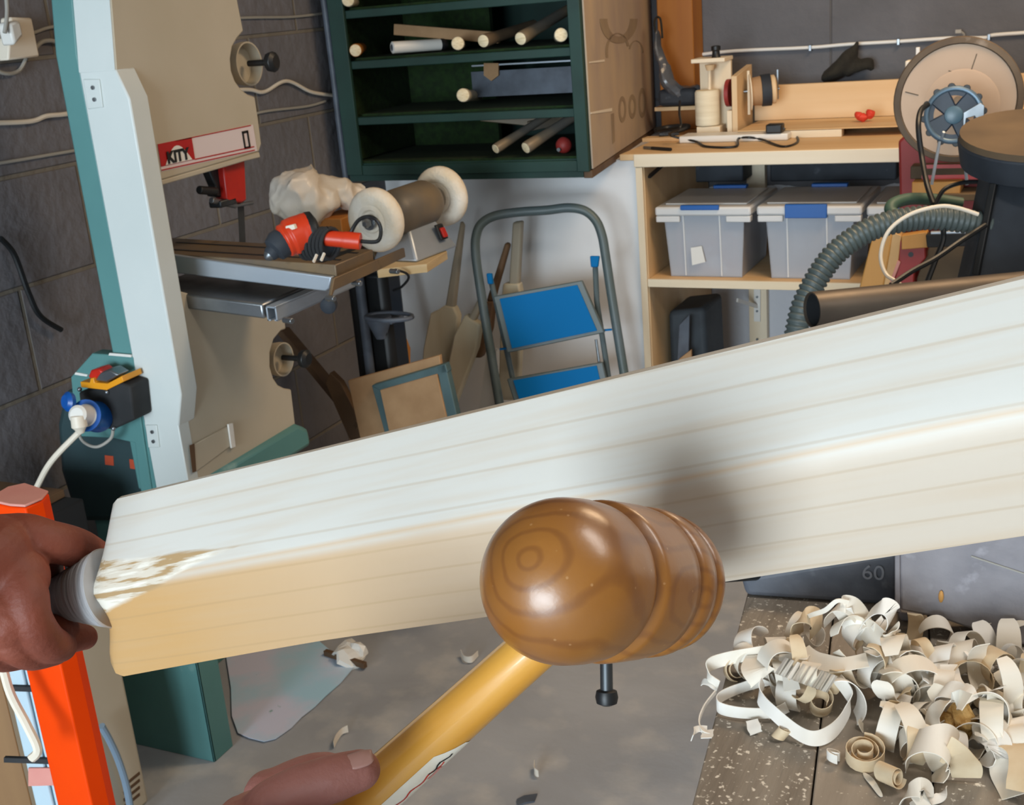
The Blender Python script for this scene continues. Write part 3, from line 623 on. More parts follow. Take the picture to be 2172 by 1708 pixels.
# black cloth thing on the corner between conduit and cabinet legs
solo('leaning_plank', MB().bar(onY(600,700,2.62), onY(770,905,2.45), .035, .02, (0,1,0)), M['dark_wood'], 'dusty plank leaning low in the corner behind the bandsaw', 'plank', bevel=.002)
solo('leaning_plank', MB().prism([onY(x,y,2.44) for x,y in [(700,790),(722,812),(752,870),(775,960),(740,930),(705,850),(690,812)]], (0,.02,0)), M['dark_wood'], 'rough wedge-shaped plank against the lower end of the dusty plank', 'plank', bevel=.002)
# ================================================================ DRILL ON THE SAW TABLE
dz_ = .034
def onD(x, y, h=dz_): return onT(x, y, h)
dr_ = thing('corded_drill', 'orange and black corded drill lying on the bandsaw table', 'drill', onD(620,520,0))
yD = onD(620,530).y
def dp(x, y, dy=0): return onY(x, y, yD+dy)
ch0, ch1 = dp(572,541,-.05), dp(607,505,-.02)
bd = dp(657,492,.01)
dax = (ch1-ch0).normalized()
part('chuck', MB().lathe(ch0, dax, [(-.004,.008),(0,.012),(.008,.014),(.012,.022),(.026,.026),(.036,.024)], 20), M['black_dusty'], dr_)
part('chuck_jaws', MB().lathe(ch0-dax*.010, dax, [(0,.003),(.004,.008),(.012,.012)], 14), M['steel'], dr_)
part('motor_body', MB().tube(smooth_path([ch0+dax*.030, ch1+(bd-ch1)*.45, bd]), [.024]*2+[.029]*3+[.033]*7+[.034]*4+[.030]*1, 18), M['tool_orange'], dr_, .001)
part('rear_vent', MB().lathe(bd, (bd-ch1).normalized(), [(-.004,.0335),(.000,.035),(.008,.034),(.014,.022)], 18), M['black'], dr_)
part('name_plate', MB().prism([dp(*p,-.035) for p in [(605,480),(622,476),(626,486),(606,492)]], (0,.008,0)), M['cream_plastic'], dr_, .001)
hd0, hd1 = dp(690,505,.0), dp(765,512,.02)
part('side_handle', MB().tube(smooth_path([hd0, hd0+(hd1-hd0)*.5, hd1]), [.0135]*9+[.0145]*8, 16), M['tool_orange'], dr_, .001)
part('grip', MB().tube(smooth_path([bd+V((.0,0,-.01)), dp(672,515,.01), dp(694,528,0)]), .017, 14), M['black_dusty'], dr_, .002)
lp = part('power_cord', MB().tube(smooth_path([hd1, dp(800,512,.03), dp(808,490,.04), dp(800,468,.04), dp(780,460,.04), dp(760,468,.03), dp(746,490,.02), dp(742,505,.02)], 8), .0034, 8), M['black'], dr_)
for k in range(7):
    cx = 652+k*8
    part('cord_coil', MB().tube([dp(cx,512,.0)+V((.006*cos(a)+.003*sin(a), .020*cos(a), .026*sin(a)-.004)) for a in [2*pi*j/18+.3*k for j in range(19)]], .0036, 8, False), M['black_matte'], dr_)
for px,py in ((672,548),(688,545)):
    part('plug_pin', MB().bar(dp(px,py-8,-.04), dp(px-7,py+8,-.05), .004, .003), M['cream_plastic'], dr_)
# ================================================================ LEANING BATS, BOARDS AND LADDER
def leaner(name, pts, Yl, thk, m, label, cat, top_back=0, bev=.003):
    zs_ = [onY(x,y,Yl).z for x,y in pts]; zmx = max(zs_)
    q = []
    for (x,y) in pts:
        # plane leaning back: Y grows with height
        p0 = V((0,Yl,.0)); n = V((0,1,-top_back)); q.append(onP(x,y,p0,n))
    return MB().prism(q, (0,thk,0))
def batblank(shaft, blade, Yl, lean, label, m='willow'):
    p = leaner('b', blade, Yl, .03, m, '', '', lean)
    t = thing('bat_blank', label, 'bat blank', V((p.v[0].x, Yl, 0)), 'bat blanks leaning on the white wall')
    part('blade', p, M[m], t, .005)
    part('handle', leaner('b', shaft, Yl+.003, .024, m, '', '', lean), M['willow_grey' if m == 'willow' else m], t, .006)
batblank([(975,470),(981,480),(962,655),(943,652),(958,560)], [(943,648),(962,652),(971,672),(962,760),(946,900),(885,900),(897,740),(912,665),(925,660)], 2.98, .12, 'bat blank standing upright left of the step ladder, handle up', 'willow')
batblank([(1017,625),(1024,640),(998,700),(985,690)], [(985,668),(1018,690),(1010,740),(960,870),(930,880),(950,770),(962,712)], 2.94, .10, 'tilted bat blank whose blade crosses in front of the upright one')
batblank([(1070,515),(1079,520),(1046,640),(1030,640)], [(1030,640),(1046,640),(1040,700),(1020,760),(1000,760),(1012,700)], 3.02, .08, 'slim dark handle leaning behind the left rail of the step ladder', 'dark_wood')
batblank([(1086,472),(1106,470),(1099,606),(1078,606)], [(1066,602),(1100,602),(1106,640),(1098,850),(1056,850),(1062,640)], 3.05, .08, 'bat blank standing behind the step ladder, its handle inside the hoop')
solo('pale_board', leaner('b', [(1034,740),(1052,745),(1062,900),(1012,900)], 3.10, .02, None, '', '', .08), M['white_plastic'], 'narrow whitish board standing just left of the step ladder foot', 'board')
fb = thing('framed_board', 'brown board with a grey-teal frame leaning behind the bat', 'board', V((onY(850,850,2.40).x, 2.4, 0)))
def lb(pts, Y, th, lean=.25): return MB().prism([onP(x,y,V((0,Y,.4)),V((0,1,-lean))) for x,y in pts], (0,th,0))
part('backing', lb([(738,808),(932,754),(936,790),(1010,1150),(815,1165)], 2.33, .012), M['brown_board'], fb, .001)
part('inner_panel', lb([(806,828),(926,794),(975,1010),(850,1030)], 2.305, .006), M['brown_board'], fb, .001)
part('frame', lb([(788,818),(944,772),(950,790),(806,830)], 2.31, .022), M['frame_teal'], fb, .002)
part('frame', lb([(788,818),(806,828),(890,1120),(872,1126)], 2.31, .022), M['frame_teal'], fb, .002)
part('frame', lb([(926,778),(944,772),(972,895),(1006,1090),(980,1095),(945,880)], 2.31, .022), M['frame_teal'], fb, .002)
# step ladder
LO = onY(1150,640,3.02)
yawl, roll_, lean_ = radians(14), radians(5.2), radians(11)
lr = V((cos(yawl), sin(yawl), 0)); lup = V((0,0,1)); lnrm = lr.cross(lup)  # toward -Y
lup2 = (lup*cos(lean_) - lnrm*sin(lean_)); lnr = lr.cross(lup2)
lrx = lr*cos(roll_)+lup2*sin(roll_); lup3 = lup2*cos(roll_)-lr*sin(roll_)
if lnr.y > 0: lnr = -lnr
def onL(x, y, off=0): return onP(x, y, LO+lnr*off, lnr)
ld = thing('step_ladder', 'folded grey step ladder with blue treads leaning against the white wall', 'ladder', V((LO.x, LO.y-.1, 0)))
def foot(px, py, qx, qy):   # extend a rail to the floor
    a, b = onL(px,py), onL(qx,qy); d = b-a; return a+d*((a.z-.012)/-d.z)
hoop = [foot(1020,620,1060,860)]+[onL(x,y) for x,y in [(1060,860),(1038,730),(1020,620),(1009,540),(1010,500),(1022,474),(1050,458),(1100,450),(1160,446),(1205,441),(1240,447),(1264,468),(1277,500),(1284,540),(1296,620),(1312,720),(1325,800)]]+[foot(1296,620,1325,800)]
part('hoop_rail', MB().tube([hoop[0]]+smooth_path(hoop[1:-1],4)+[hoop[-1]], .0130, 14), M['ladder_grey'], ld)
def tread(pts, offs, lab):
    q = [onL(x,y,offs) for x,y in pts]
    c_ = sum(q, V((0,0,0)))/4
    f = part('tread_frame', MB().prism([c_+(p-c_)*1.03 for p in q], -lnr*.022), M['ladder_grey'], ld, .003)
    q2 = [c_+(p-c_)*.90+lnr*.0005 for p in q]
    part('tread_pad', MB().prism(q2, lnr*.003), M['blue'], f, .001, label='blue ribbed pad')
tread([(1049,630),(1232,597),(1279,705),(1078,747)], .03, '')
tread([(1078,805),(1275,770),(1290,835),(1102,880)], .03, '')
part('rear_leg', MB().tube([onL(1040,590,-.02), onL(1052,640,-.02), onL(1100,860,-.02)], .008, 10), M['ladder_grey'], ld)
part('rear_leg', MB().tube([onL(1262,552,-.02), onL(1266,640,-.02), onL(1300,860,-.02)], .008, 10), M['ladder_grey'], ld)
part('strut', MB().tube([onL(1264,720,.0), onL(1272,778,.0)], .004, 8), M['steel'], ld)
part('strut', MB().tube([onL(1050,640,.015), onL(1080,720,.02)], .004, 8), M['steel'], ld)
part('hinge_cap', MB().prism([onL(x,y,.012) for x,y in [(1031,580),(1042,580),(1045,603),(1034,603)]], -lnr*.02), M['blue'], ld, .003)
part('hinge_cap', MB().prism([onL(x,y,.012) for x,y in [(1251,543),(1271,543),(1268,567),(1253,567)]], -lnr*.02), M['blue'], ld, .003)
part('hinge_pin', MB().bar(onL(1060,741,.01), onL(1082,738,.01), .005, .005), M['blue'], ld)
part('hinge_pin', MB().bar(onL(1276,701,.01), onL(1298,699,.01), .005, .005), M['blue'], ld)
# ================================================================ WORKBENCH AND WHAT STANDS ON IT
ZB = (onY(1350,326,YS).z+onY(1905,311,YS).z)/2-.0005
XBL = onY(1347,338,YS).x; XBR = .55
bench = thing('workbench', 'pine workbench with a lower shelf in line with the white wall', 'workbench', (XBL, YS, 0))
part('worktop', MB().box(XBL-.042, XBR, YS-.012, YB-.002, ZB-.018, ZB), M['pine'], bench, .002)
part('apron', MB().box(XBL, XBR, YS-.014, YS+.02, ZB-.037, ZB-.0008), M['pine_pale'], bench, .002)
part('side_panel', MB().box(BX0, BX0+.022, YS+.001, YB-.01, 0, ZB-.038), M['pine_z'], bench, .001)
part('front_post', MB().box(BX0, BX0+.020, YS-.012, YS+.0, 0, ZB-.038), M['pine_palez'], bench, .001)
ZS = onY(1375,590,YS).z; 
part('shelf', MB().box(BX0+.023, XBR, YS+.001, YB-.02, ZS-.020, ZS-.002), M['pine'], bench, .001)
part('shelf_lipping', MB().box(BX0+.021, XBR, YS-.010, YS+.0, ZS-.024, ZS-.001), M['pine_pale'], bench, .001)
pxm = onY(1607,640,YB-.035).x
part('rear_post', MB().box(pxm-.030, pxm+.030, YB-.034, YB-.004, 0, ZS-.021), M['pine_palez'], bench, .001)
part('rear_post', MB().box(pxm-.03, pxm+.030, YB-.034, YB-.004, ZS, ZB-.019), M['pine_palez'], bench, .001)
part('support_post', MB().box(XBR-.04, XBR, YS+.001, YS+.04, 0, ZS-.025), M['pine_palez'], bench)
bk = part('shelf_bracket', MB().bar(onY(1606,612,YB-.04), onY(1606,682,YB-.04), .022, .003, (1,0,0)).bar(onY(1590,612,YB-.045)+V((0,-.16,0)), onY(1606,650,YB-.04), .006, .012, (1,0,0)), M['white_plastic'], bench, .0005)
part('angle_bracket', MB().bar(onY(1376,376,YS+.03), onY(1410,346,YS+.12), .006, .012), M['black'], bench)
for z_ in (610,640,700):
    c = onY(1606,z_+20,YB-.042); part('screw', MB().cyl(c, c+V((0,-.003,0)), .004, 10), M['steel'], bench)
solo('dark_box', MB().box(onY(1640,370,3.86).x, onY(1905,370,3.86).x, 3.82, 3.93, onY(1750,384,3.82).z, ZB-.022), M['black_dusty'], 'long dark box at the back of the shelf, above the right-hand tubs', 'box', bevel=.004)
solo('dark_box', MB().box(onY(1464,370,3.86).x, onY(1586,370,3.86).x, 3.80, 3.93, onY(1520,384,3.82).z, ZB-.022), M['black_dusty'], 'short dark box at the back of the shelf, left of the rear post', 'box', bevel=.004)
# storage tubs
def tub(pxl, pxr, pyt, pyb, label, dep=.33, y0=YS+.012):
    a, b = onY(pxl,pyt,y0), onY(pxr,pyt,y0); zt_ = a.z; x0_, x1_ = a.x, b.x; zb_ = ZS-.0015
    t = thing('storage_tub', label, 'storage tub', ((x0_+x1_)/2, y0, zb_), 'clear tubs with blue latches')
    tp_ = .018; ht = zt_-.03
    mb = MB()
    o_ = [(x0_+.022,y0+.014),(x1_-.022,y0+.014),(x1_-.022,y0+dep-.012),(x0_+.022,y0+dep-.012)]
    b_ = [(x0_+.034,y0+.024),(x1_-.034,y0+.024),(x1_-.034,y0+dep-.022),(x0_+.034,y0+dep-.022)]
    th_ = .003
    i_ = [(x0_+.022+th_,y0+.014+th_),(x1_-.022-th_,y0+.014+th_),(x1_-.022-th_,y0+dep-.012-th_),(x0_+.022+th_,y0+dep-.012-th_)]
    ib = [(x0_+.034+th_,y0+.024+th_),(x1_-.034-th_,y0+.024+th_),(x1_-.034-th_,y0+dep-.022-th_),(x0_+.034+th_,y0+dep-.022-th_)]
    vs = [(x,y,zb_) for x,y in b_]+[(x,y,ht) for x,y in o_]+[(x,y,zb_+th_) for x,y in ib]+[(x,y,ht) for x,y in i_]
    fs = [(0,3,2,1),(8,9,10,11)]
    for k in range(4):
        k2 = (k+1)%4; fs += [(k,k2,4+k2,4+k),(8+k,12+k,12+k2,8+k2),(4+k,4+k2,12+k2,12+k)]
    mb.add(vs, fs)
    part('body', mb, M['tub'], t, .001)
    for fx in (.28,.66):
        xx = x0_+(x1_-x0_)*fx
        part('rib', MB().hexa([(xx,y0+.0215,zb_+.004),(xx+.004,y0+.0215,zb_+.004),(xx+.004,y0+.0235,zb_+.004),(xx,y0+.0235,zb_+.004),(xx,y0+.0115,ht),(xx+.004,y0+.0115,ht),(xx+.004,y0+.0135,ht),(xx,y0+.0135,ht)]), M['tub_lid'], t)
    part('lid', MB().box(x0_, x1_, y0, y0+dep, ht+.0005, zt_-.004), M['tub_lid'], t, .006)
    part('lid_panel', MB().box(x0_+.02, x1_-.02, y0+.04, y0+dep-.04, zt_-.0035, zt_), M['tub_lid'], t, .002)
    for s in (x0_+.002, x1_-.072):
        part('rim_corner', MB().box(s, s+.07, y0+.002, y0+.03, ht-.018, ht), M['tub_lid'], t, .003)
    for (q0, q1) in ((.25,.65),):
        xa, xb = x0_+(x1_-x0_)*.28, x0_+(x1_-x0_)*.68
        part('latch', MB().box(xa, xb, y0-.006, y0+.004, ht-(.006 if pxl > 1500 else -.018), zt_+.002), M['lid_blue'], t, .002, label='blue latch')
        part('latch', MB().box(xa+.01, xb+.0, y0+dep-.03, y0+dep, zt_-.003, zt_+.008), M['lid_blue'], t, .002, label='blue latch')
    return (x0_, x1_, y0, zb_)
t1 = tub(1388,1592,437,578,'leftmost clear tub, packed with red-brown bits and a white note')
t2 = tub(1604,1828,435,585,'middle clear tub with a broad blue latch')
t3 = tub(1838,2040,435,590,'clear tub at the right end of the shelf, half behind the red machine')
cz_ = MB(); x0_,x1_,y0,zb_ = t1
ct = MB().box(x0_+.045, x1_-.046, y0+.036, y0+.29, zb_+.006, zb_+.13)
ct = solo('fabric_scraps', ct, mat('scraps', '9c8a88', .9, c2='a8685c', ns=16, c3='c6c4cc', n3=22, thr3=(.56,.6), bump=1, bs=40), 'red-brown and grey scraps packed inside the leftmost clear tub', 'scraps', bevel=.012, kind='stuff')
nt_ = MB().prism([onY(x,y,y0+.0095) for x,y in [(1465,526),(1488,522),(1496,556),(1468,563)]], (0,.0015,0))
solo('note_label', nt_, M['white_plastic'], 'small white paper note stuck on the front of the leftmost tub', 'note')
# under the shelf
sack = MB().prism([V((BX0+.035,YS+.12,.003)),V((BX0+.16,YS+.12,.003)),V((BX0+.15,YS+.12,.535)),V((BX0+.035,YS+.12,.52))], (0,.2,0))
solo('bin_bag', sack, M['bin_grey'], 'dark grey bin standing under the bench shelf beside the side panel', 'bin', bevel=.015)
solo('leaning_sheet', MB().prism([onY(x,y,YS+.07) for x,y in [(1440,690),(1462,668),(1460,760),(1440,800),(1440,1000),(1425,1000)]], (0,.012,0)), M['pvc_pipe'], 'blue-grey sheet propped against the dark bin under the bench', 'sheet', bevel=.002)
solo('leaning_sheet', MB().prism([onY(x,y,YS+.05) for x,y in [(1440,762),(1466,742),(1470,1000),(1428,1000),(1426,790)]], (0,.01,0)), M['pale'] if 'pale' in M else M['brown_board'], 'pale brown offcut at the foot of the blue-grey sheet', 'offcut', bevel=.001)
# post in the corner with the cling-wrapped tool
p0_, p1_ = onY(1405,60,YB-.12), onY(1468,60,YB-.12)
pb = onY(1440,172,YB-.12).z
solo('timber_post', MB().box(p0_.x-.02, p1_.x, YB-.11, YB-.003, ZB+.001, 2.5), M['amber_wood'], 'amber timber post standing at the back of the bench beside the cardboard', 'post', bevel=.004)
wr = blobchain([onY(1392,62,3.70), onY(1397,110,3.70), onY(1408,150,3.70), onY(1425,180,3.70), onY(1450,200,3.72), onY(1490,195,3.74)], [.010,.022,.028,.034,.045,.03], 16, 6, .6)
crumple(wr, .012, 16, 9); crumple(wr, .004, 60, 2)
# it hangs from a loop on a nail
wt = thing('wrapped_power_tool', 'clear-wrapped dark power tool hanging in front of the timber post', 'power tool', onY(1400,62,3.70))
part('wrapping', wr, M['cling'], wt, smooth=20)
part('hanging_loop', MB().tube(smooth_path([onY(1391,70,3.70), onY(1388,48,3.72), onY(1393,37,3.76), onY(1401,42,3.74), onY(1405,80,3.70)]), .0035, 8), M['felt'], wt)
part('trigger_body', MB().box(*(lambda a,b:(a.x,b.x,3.68,3.76,b.z,a.z))(onY(1398,190,3.70), onY(1478,222,3.70))), M['black_dusty'], wt, .012)
# raised board and double socket
r0, r1 = onY(1388,228,3.70), onY(1478,228,3.70)
solo('raised_board', MB().box(r0.x, r1.x+.02, 3.70, YB-.02, r0.z-.012, r0.z), M['pine'], 'short pine board fixed above the white sockets behind the bobbin stand', 'board', bevel=.001)
def socket2(pa, pb_, label):
    a, b = onY(*pa, YB-.03), onY(*pb_, YB-.03)
    t = thing('double_socket', label, 'socket', (a.x, YB-.03, b.z), 'stacked white sockets')
    part('plate', MB().box(a.x, b.x, YB-.03, YB, b.z, a.z), M['white_plastic'], t, .004)
    for fx in (.25,.62): 
        c = V((a.x+(b.x-a.x)*fx, YB-.031, a.z-(a.z-b.z)*.35)); part('pin_holes', MB().cyl(c, c+V((0,-.002,0)), .006, 8), M['grey_cable'], t)
socket2((1425,236),(1500,252), 'upper of the two white sockets under the raised pine board')
socket2((1425,253),(1500,272), 'lower of the two white sockets under the raised pine board')
solo('cable_tangle', MB().tube(smooth_path([onY(1390,276,3.62), onY(1420,270,3.66), onY(1460,268,3.64), onY(1430,280,3.6), onY(1400,285,3.58), onY(1440,284,3.6)],6), .008, 8), M['black'], 'dark tangle of cable lying on the bench by the cardboard', 'cable')
# bobbin stand: frame with a white thread reel
YR = 3.60
def yb(x,y,Y=YR): return onY(x,y,Y)
rs_ = thing('reel_stand', 'small pine frame holding an upright white reel of cord', 'stand', yb(1505,285))
a, b = yb(1466,126), yb(1538,137)
dxr = b.x-a.x; zbot = ZB+.0005
part('back_board', MB().box(a.x+.004, b.x-.002, YR+.07, YR+.085, zbot+.02, a.z-.012), M['pine_palez'], rs_, .001)
part('top_board', MB().box(a.x, b.x, YR-.005, YR+.09, a.z-.012, a.z), M['pine_pale'], rs_, .002)
part('top_block', MB().lathe(yb(1500,139)+V((0,.03,0)), (0,0,-1), [(0,.016),(.008,.014),(.016,.011)], 12), M['pine'], rs_)
part('spindle', MB().cyl(yb(1499,150)+V((0,.03,0)), yb(1499,192)+V((0,.03,0)), .005), M['pine_palez'], rs_)
part('base_block', MB().box(a.x+.010, b.x-.02, YR-.002, YR+.07, zbot, zbot+.034), M['pine_palez'], rs_, .002)
kn = yb(1513,122)
part('black_knob', MB().lathe(kn+V((0,.03,-.004)), (0,0,1), [(0,.016),(.006,.012),(.02,.011),(.024,.014),(.034,.014),(.036,.008)], 16), M['black'], rs_)
rc = yb(1496,273)+V((0,.03,0)); rt_ = yb(1496,193)+V((0,.03,0))
rlz = max(rc.z, zbot+.036); rr_ = (yb(1521,230).x-yb(1470,230).x)/2
solo('cord_reel', MB().lathe((rc.x, rc.y, rlz), (0,0,1), [(0,rr_*.96),(.004,rr_),(rt_.z-rlz-.006,rr_),(rt_.z-rlz,rr_*.9),(rt_.z-rlz+.001,.01)], 32), M['spool'], 'fat upright reel of off-white cord on the pine stand', 'reel')
# second holder with binding tape reel
h0, h1 = onY(1551,162,3.60), onY(1565,286,3.60)
hs = thing('tape_stand', 'pine upright board stand carrying a reel beside the cord reel', 'stand', h1)
part('upright', MB().hexa([(h0.x,3.60,zbot),(h0.x+.016,3.60,zbot),(h0.x+.016,3.78,zbot),(h0.x,3.78,zbot),(h0.x,3.60,h0.z),(h0.x+.016,3.60,h0.z),(h0.x+.016,3.78,h0.z+.02),(h0.x,3.78,h0.z+.02)]), M['pine_z'], hs, .001)
part('side_strip', MB().box(h0.x-.016, h0.x-.001, 3.60, 3.63, zbot, onY(1545,235,3.6).z), M['pine_palez'], hs, .001)
axr = V((1,.35,.05)).normalized()
rcc = onY(1610,193,3.68)
def reel(c, rs2, m, nm, par): return part(nm, MB().lathe(c, axr, rs2, 28), m, par, .001)
reel(rcc-axr*.028, [(0,.052),(.004,.054),(.006,.040)], M['pine_palez'], 'reel_flange', hs)
reel(rcc-axr*.024, [(0,.040),(.030,.043)], M['brown_board'], 'reel_core', hs)
reel(rcc+axr*.006, [(0,.046),(.028,.047)], M['black_dusty'], 'rubber_band', hs)
reel(rcc+axr*.034, [(0,.042),(.012,.042),(.016,.034)], M['pine_z'], 'reel_end', hs)
part('axle', MB().cyl(V((h0.x+.01,3.68,rcc.z)), rcc+axr*.06, .004), M['steel'], hs)
part('reel_pin', MB().bar(rcc-axr*.03+V((0,0,-.065)), rcc-axr*.03+V((0,0,.062)), .007, .005, (1,0,0)), M['pine_palez'], hs)
part('reel_pin', MB().bar(rcc+axr*.055+V((0,0,-.03)), rcc+axr*.055+V((0,0,.055)), .004, .004, (1,0,0)), M['steel'], hs)
part('red_spacer', MB().lathe(V((h0.x-.03,3.66,rcc.z)), (1,0,0), [(0,.04),(.012,.04)], 20), M['red_paint'], hs)
# long plank trough
t0, t1_ = onY(1640,178,3.785), onY(1905,168,3.785)
XTR = .5
tr = thing('plank_trough', 'long pine trough of two planks lying along the back of the bench', 'trough', (t0.x, 3.6, ZB))
zl = ZB+.026
part('back_plank', MB().box(h0.x+.02, XTR, 3.785, 3.805, zl, t0.z-.004), M['pine'], tr, .002)
part('base_plank', MB().box(h0.x+.03, XTR, 3.54, 3.785, ZB+.0005+.022, zl), M['pine'], tr, .002)
part('base_runner', MB().box(h0.x+.035, onY(1793,295,3.60).x, 3.542, 3.58, ZB+.0005, zl-.0045), M['pine_pale'], tr, .001)
part('rear_runner', MB().box(h0.x+.035, XTR, 3.74, 3.78, ZB+.0005, zl-.0045), M['pine_pale'], tr, .001)
rg = crumple(MB().ball(onY(1830,248,3.66)+V((0,0,-.003)), .014, 12, (1.2,1,.9)).ball(onY(1846,243,3.66), .013, 12, (1,1,1.2)).ball(onY(1820,244,3.66), .010, 12), .006, 60)
solo('red_tape_scrap', rg, mat('scrap_red', 'd8402c', .6), 'crumpled scrap of red tape in the pine trough', 'scrap', smooth=25)
# white tray, adapter, cable, pen
w0, w1 = onZ(1440,305,ZB), onZ(1655,308,ZB)
dep_ = .10
wtb = MB().box(w0.x, w1.x, w0.y-.002, w0.y+.004, ZB+.0005, onY(1500,288,w0.y).z).box(w0.x, w1.x, w0.y+.004, w0.y+.09, ZB+.0005, ZB+.004)
tr2 = thing('white_tray', 'long white plastic tray lying in front of the cord reel', 'tray', (w0.x, w0.y, ZB))
part('tray', MB().box(w0.x, w1.x, w0.y, w0.y+.085, ZB+.0005, onY(1500,288,w0.y).z), M['white_plastic'], tr2, .004)
zt2 = onY(1500,288,w0.y).z
ad = onP(1640,284,V((0,0,zt2)),V((0,0,1)))
solo('power_adapter', MB().box(ad.x-.022, ad.x+.024, ad.y, ad.y+.04, zt2+.0005, zt2+.026), M['black'], 'black power adapter sitting on the right end of the white tray', 'adapter', bevel=.004)
def zc2(x,y,h=.003): return onZ(x,y,ZB+h)
solo('cable', MB().tube(smooth_path([onY(1442,215,3.58), onY(1441,240,3.5), onY(1443,270,3.42), V((zc2(1452,290).x,w0.y-.004,zt2+.006)), V((zc2(1470,305).x,w0.y-.007,ZB+.006)), zc2(1500,311,.004), zc2(1560,311,.004), V((ad.x-.10,w0.y-.006,ZB+.010)), V((ad.x-.07,w0.y-.006,ZB+.013)), V((ad.x-.03,w0.y-.008,ZB+.006)), zc2(1660,311), zc2(1690,303), zc2(1690,290), zc2(1672,278,.012), V((ad.x+.024,ad.y+.02,zt2+.012))]), .0034, 8), M['black'], 'black adapter lead looping in front of the white tray', 'cable')
pa_, pb2 = zc2(1366,313,.005), zc2(1423,317,.005)
pn = thing('marker_pen', 'dark marker pen lying near the left front corner of the bench', 'pen', (pa_+pb2)/2)
part('barrel', MB().cyl(pa_+(pb2-pa_)*.3, pb2, .0048, 12), M['black'], pn); part('cap', MB().cyl(pa_, pa_+(pb2-pa_)*.29, .0042, 12), M['steel'], pn)
solo('thin_offcut', MB().box(*(lambda a,b:(a.x,b.x,a.y,a.y+.05,ZB+.0005,ZB+.012))(zc2(1362,300), zc2(1438,300))), M['pine'], 'flat pine offcut behind the marker pen on the bench', 'offcut', bevel=.001)
# glove on the wall cable
gl = blobchain([onY(1745,166,YB-.06), onY(1775,150,YB-.06), onY(1800,125,YB-.06), onY(1812,100,YB-.06), onY(1818,82,YB-.055)], [.03,.05,.045,.022,.010], 18, 6, .5)
g2 = blobchain([onY(1790,155,YB-.06), onY(1820,140,YB-.06), onY(1842,138,YB-.06), onY(1850,150,YB-.06)], [.03,.04,.03,.012], 16, 6, .5)
gl.add(g2.v, g2.f); crumple(gl, .010, 22, 4)
glo = solo('work_glove', gl, M['felt'], 'dark work glove hanging behind the pine trough with a finger pointing up', 'glove', smooth=50)
rm = glo.modifiers.new('remesh', 'REMESH'); rm.mode = 'VOXEL'; rm.voxel_size = .006; rm.use_smooth_shade = True
wc = smooth_path([onY(1468,118,YB-.012), onY(1560,108,YB-.012), onY(1715,101,YB-.012), onY(1800,94,YB-.012), onY(1905,88,YB-.012), onY(2010,81,YB-.012), onY(2090,80,YB-.012), onY(2110,74,YB-.012), onY(2260,64,YB-.012), onY(2500,48,YB-.012)],4)
ww = thing('wall_cable', 'white cable clipped along the dark back wall above the bench', 'cable', wc[0])
part('sheath', MB().tube(wc, .0055, 10), M['white_plastic'], ww)
for px,py in ((1719,101),(1906,88),(2098,78)):
    c = onY(px,py,YB-.014); part('clip', MB().box(c.x-.004,c.x+.004,YB-.022,YB-.001,c.z-.010,c.z+.008), M['steel'], ww, .001)
part('branch', MB().tube(smooth_path([onY(2040,82,YB-.014), onY(2045,74,YB-.02), onY(2037,66,YB-.03)]), .003, 6).box(*(lambda c:(c.x-.012,c.x+.004,YB-.035,YB-.025,c.z-.004,c.z+.006))(onY(2036,67,YB-.03))), M['grey_cable'], ww)
# ================================================================ RED MACHINE WITH THE BIG DISC, BLACK MACHINE, HOSE, TUBE
DC = at(2032,213,2.70); rdk = 131*2.70/2580
dax2 = V((-.12,.99,.0)).normalized()
YD2 = DC.y+.10
ms = thing('disc_machine', 'red machine with a big rubber-rimmed wooden disc and a blue handwheel', 'machine', V((DC.x, YD2, 0)))
part('disc', MB().lathe(DC, dax2, [(-.002,.002),(-.002,rdk*.88),(.028,rdk*.89),(.028,.002)], 56, False), M['disc'], ms)
rim = part('rim', MB().lathe(DC, dax2, [(0,rdk*.882),(-.006,rdk*.9),(-.004,rdk*.985),(.004,rdk),(.010,rdk),(.012,rdk*.96),(.012,rdk*.885)], 56, False), M['rubber'], ms)
part('rim_back', MB().lathe(DC, dax2, [(.0125,rdk*.90),(.0125,rdk*.98),(.034,rdk*.985),(.034,rdk*.90)], 56, False), M['pine_y'], ms)
part('hub_plate', MB().lathe(DC+V((.008,0,-.012)), dax2, [(-.004,.0),(-.0035,.075),(-.002,.08)], 40, False), M['disc'], ms)
pN = DC-dax2*.0028
def onDk(x,y,l=0): return onP(x,y,pN-dax2*l,dax2)
for a,b in (((2012,150),(2082,178)),((2072,114),(2058,155)),((1920,195),(1948,202))):
    part('scratch', MB().bar(onDk(*a), onDk(*b), .0022, .0006, V((1,0,0))), M['rubber'], ms)
HW = at(2023,244,2.50); rh = 58*2.5/2580
hax = V((-.12,.98,-.10)).normalized()
e1_ = V((1,.12,0)).normalized(); e2_ = hax.cross(e1_); e2_ = e2_ if e2_.z > 0 else -e2_
hw = part('handwheel', MB().tube([HW+(e1_*cos(a)+e2_*sin(a))*rh*.95 for a in [2*pi*k/40 for k in range(41)]], .0055, 10, False), mat('wheel_rim', '5d7384', .35, metal=.3), ms, label='steel-blue handwheel')
lob = MB()
for k in range(12):
    a = 2*pi*k/12+.1; lob.lathe(HW+(e1_*cos(a)+e2_*sin(a))*rh*1.02-hax*.0, hax, [(-.003,.006),(-.003,.0075),(.010,.0075),(.010,.006)], 10)
part('grip_lobes', lob, M['black'], hw, .001)
sp = MB()
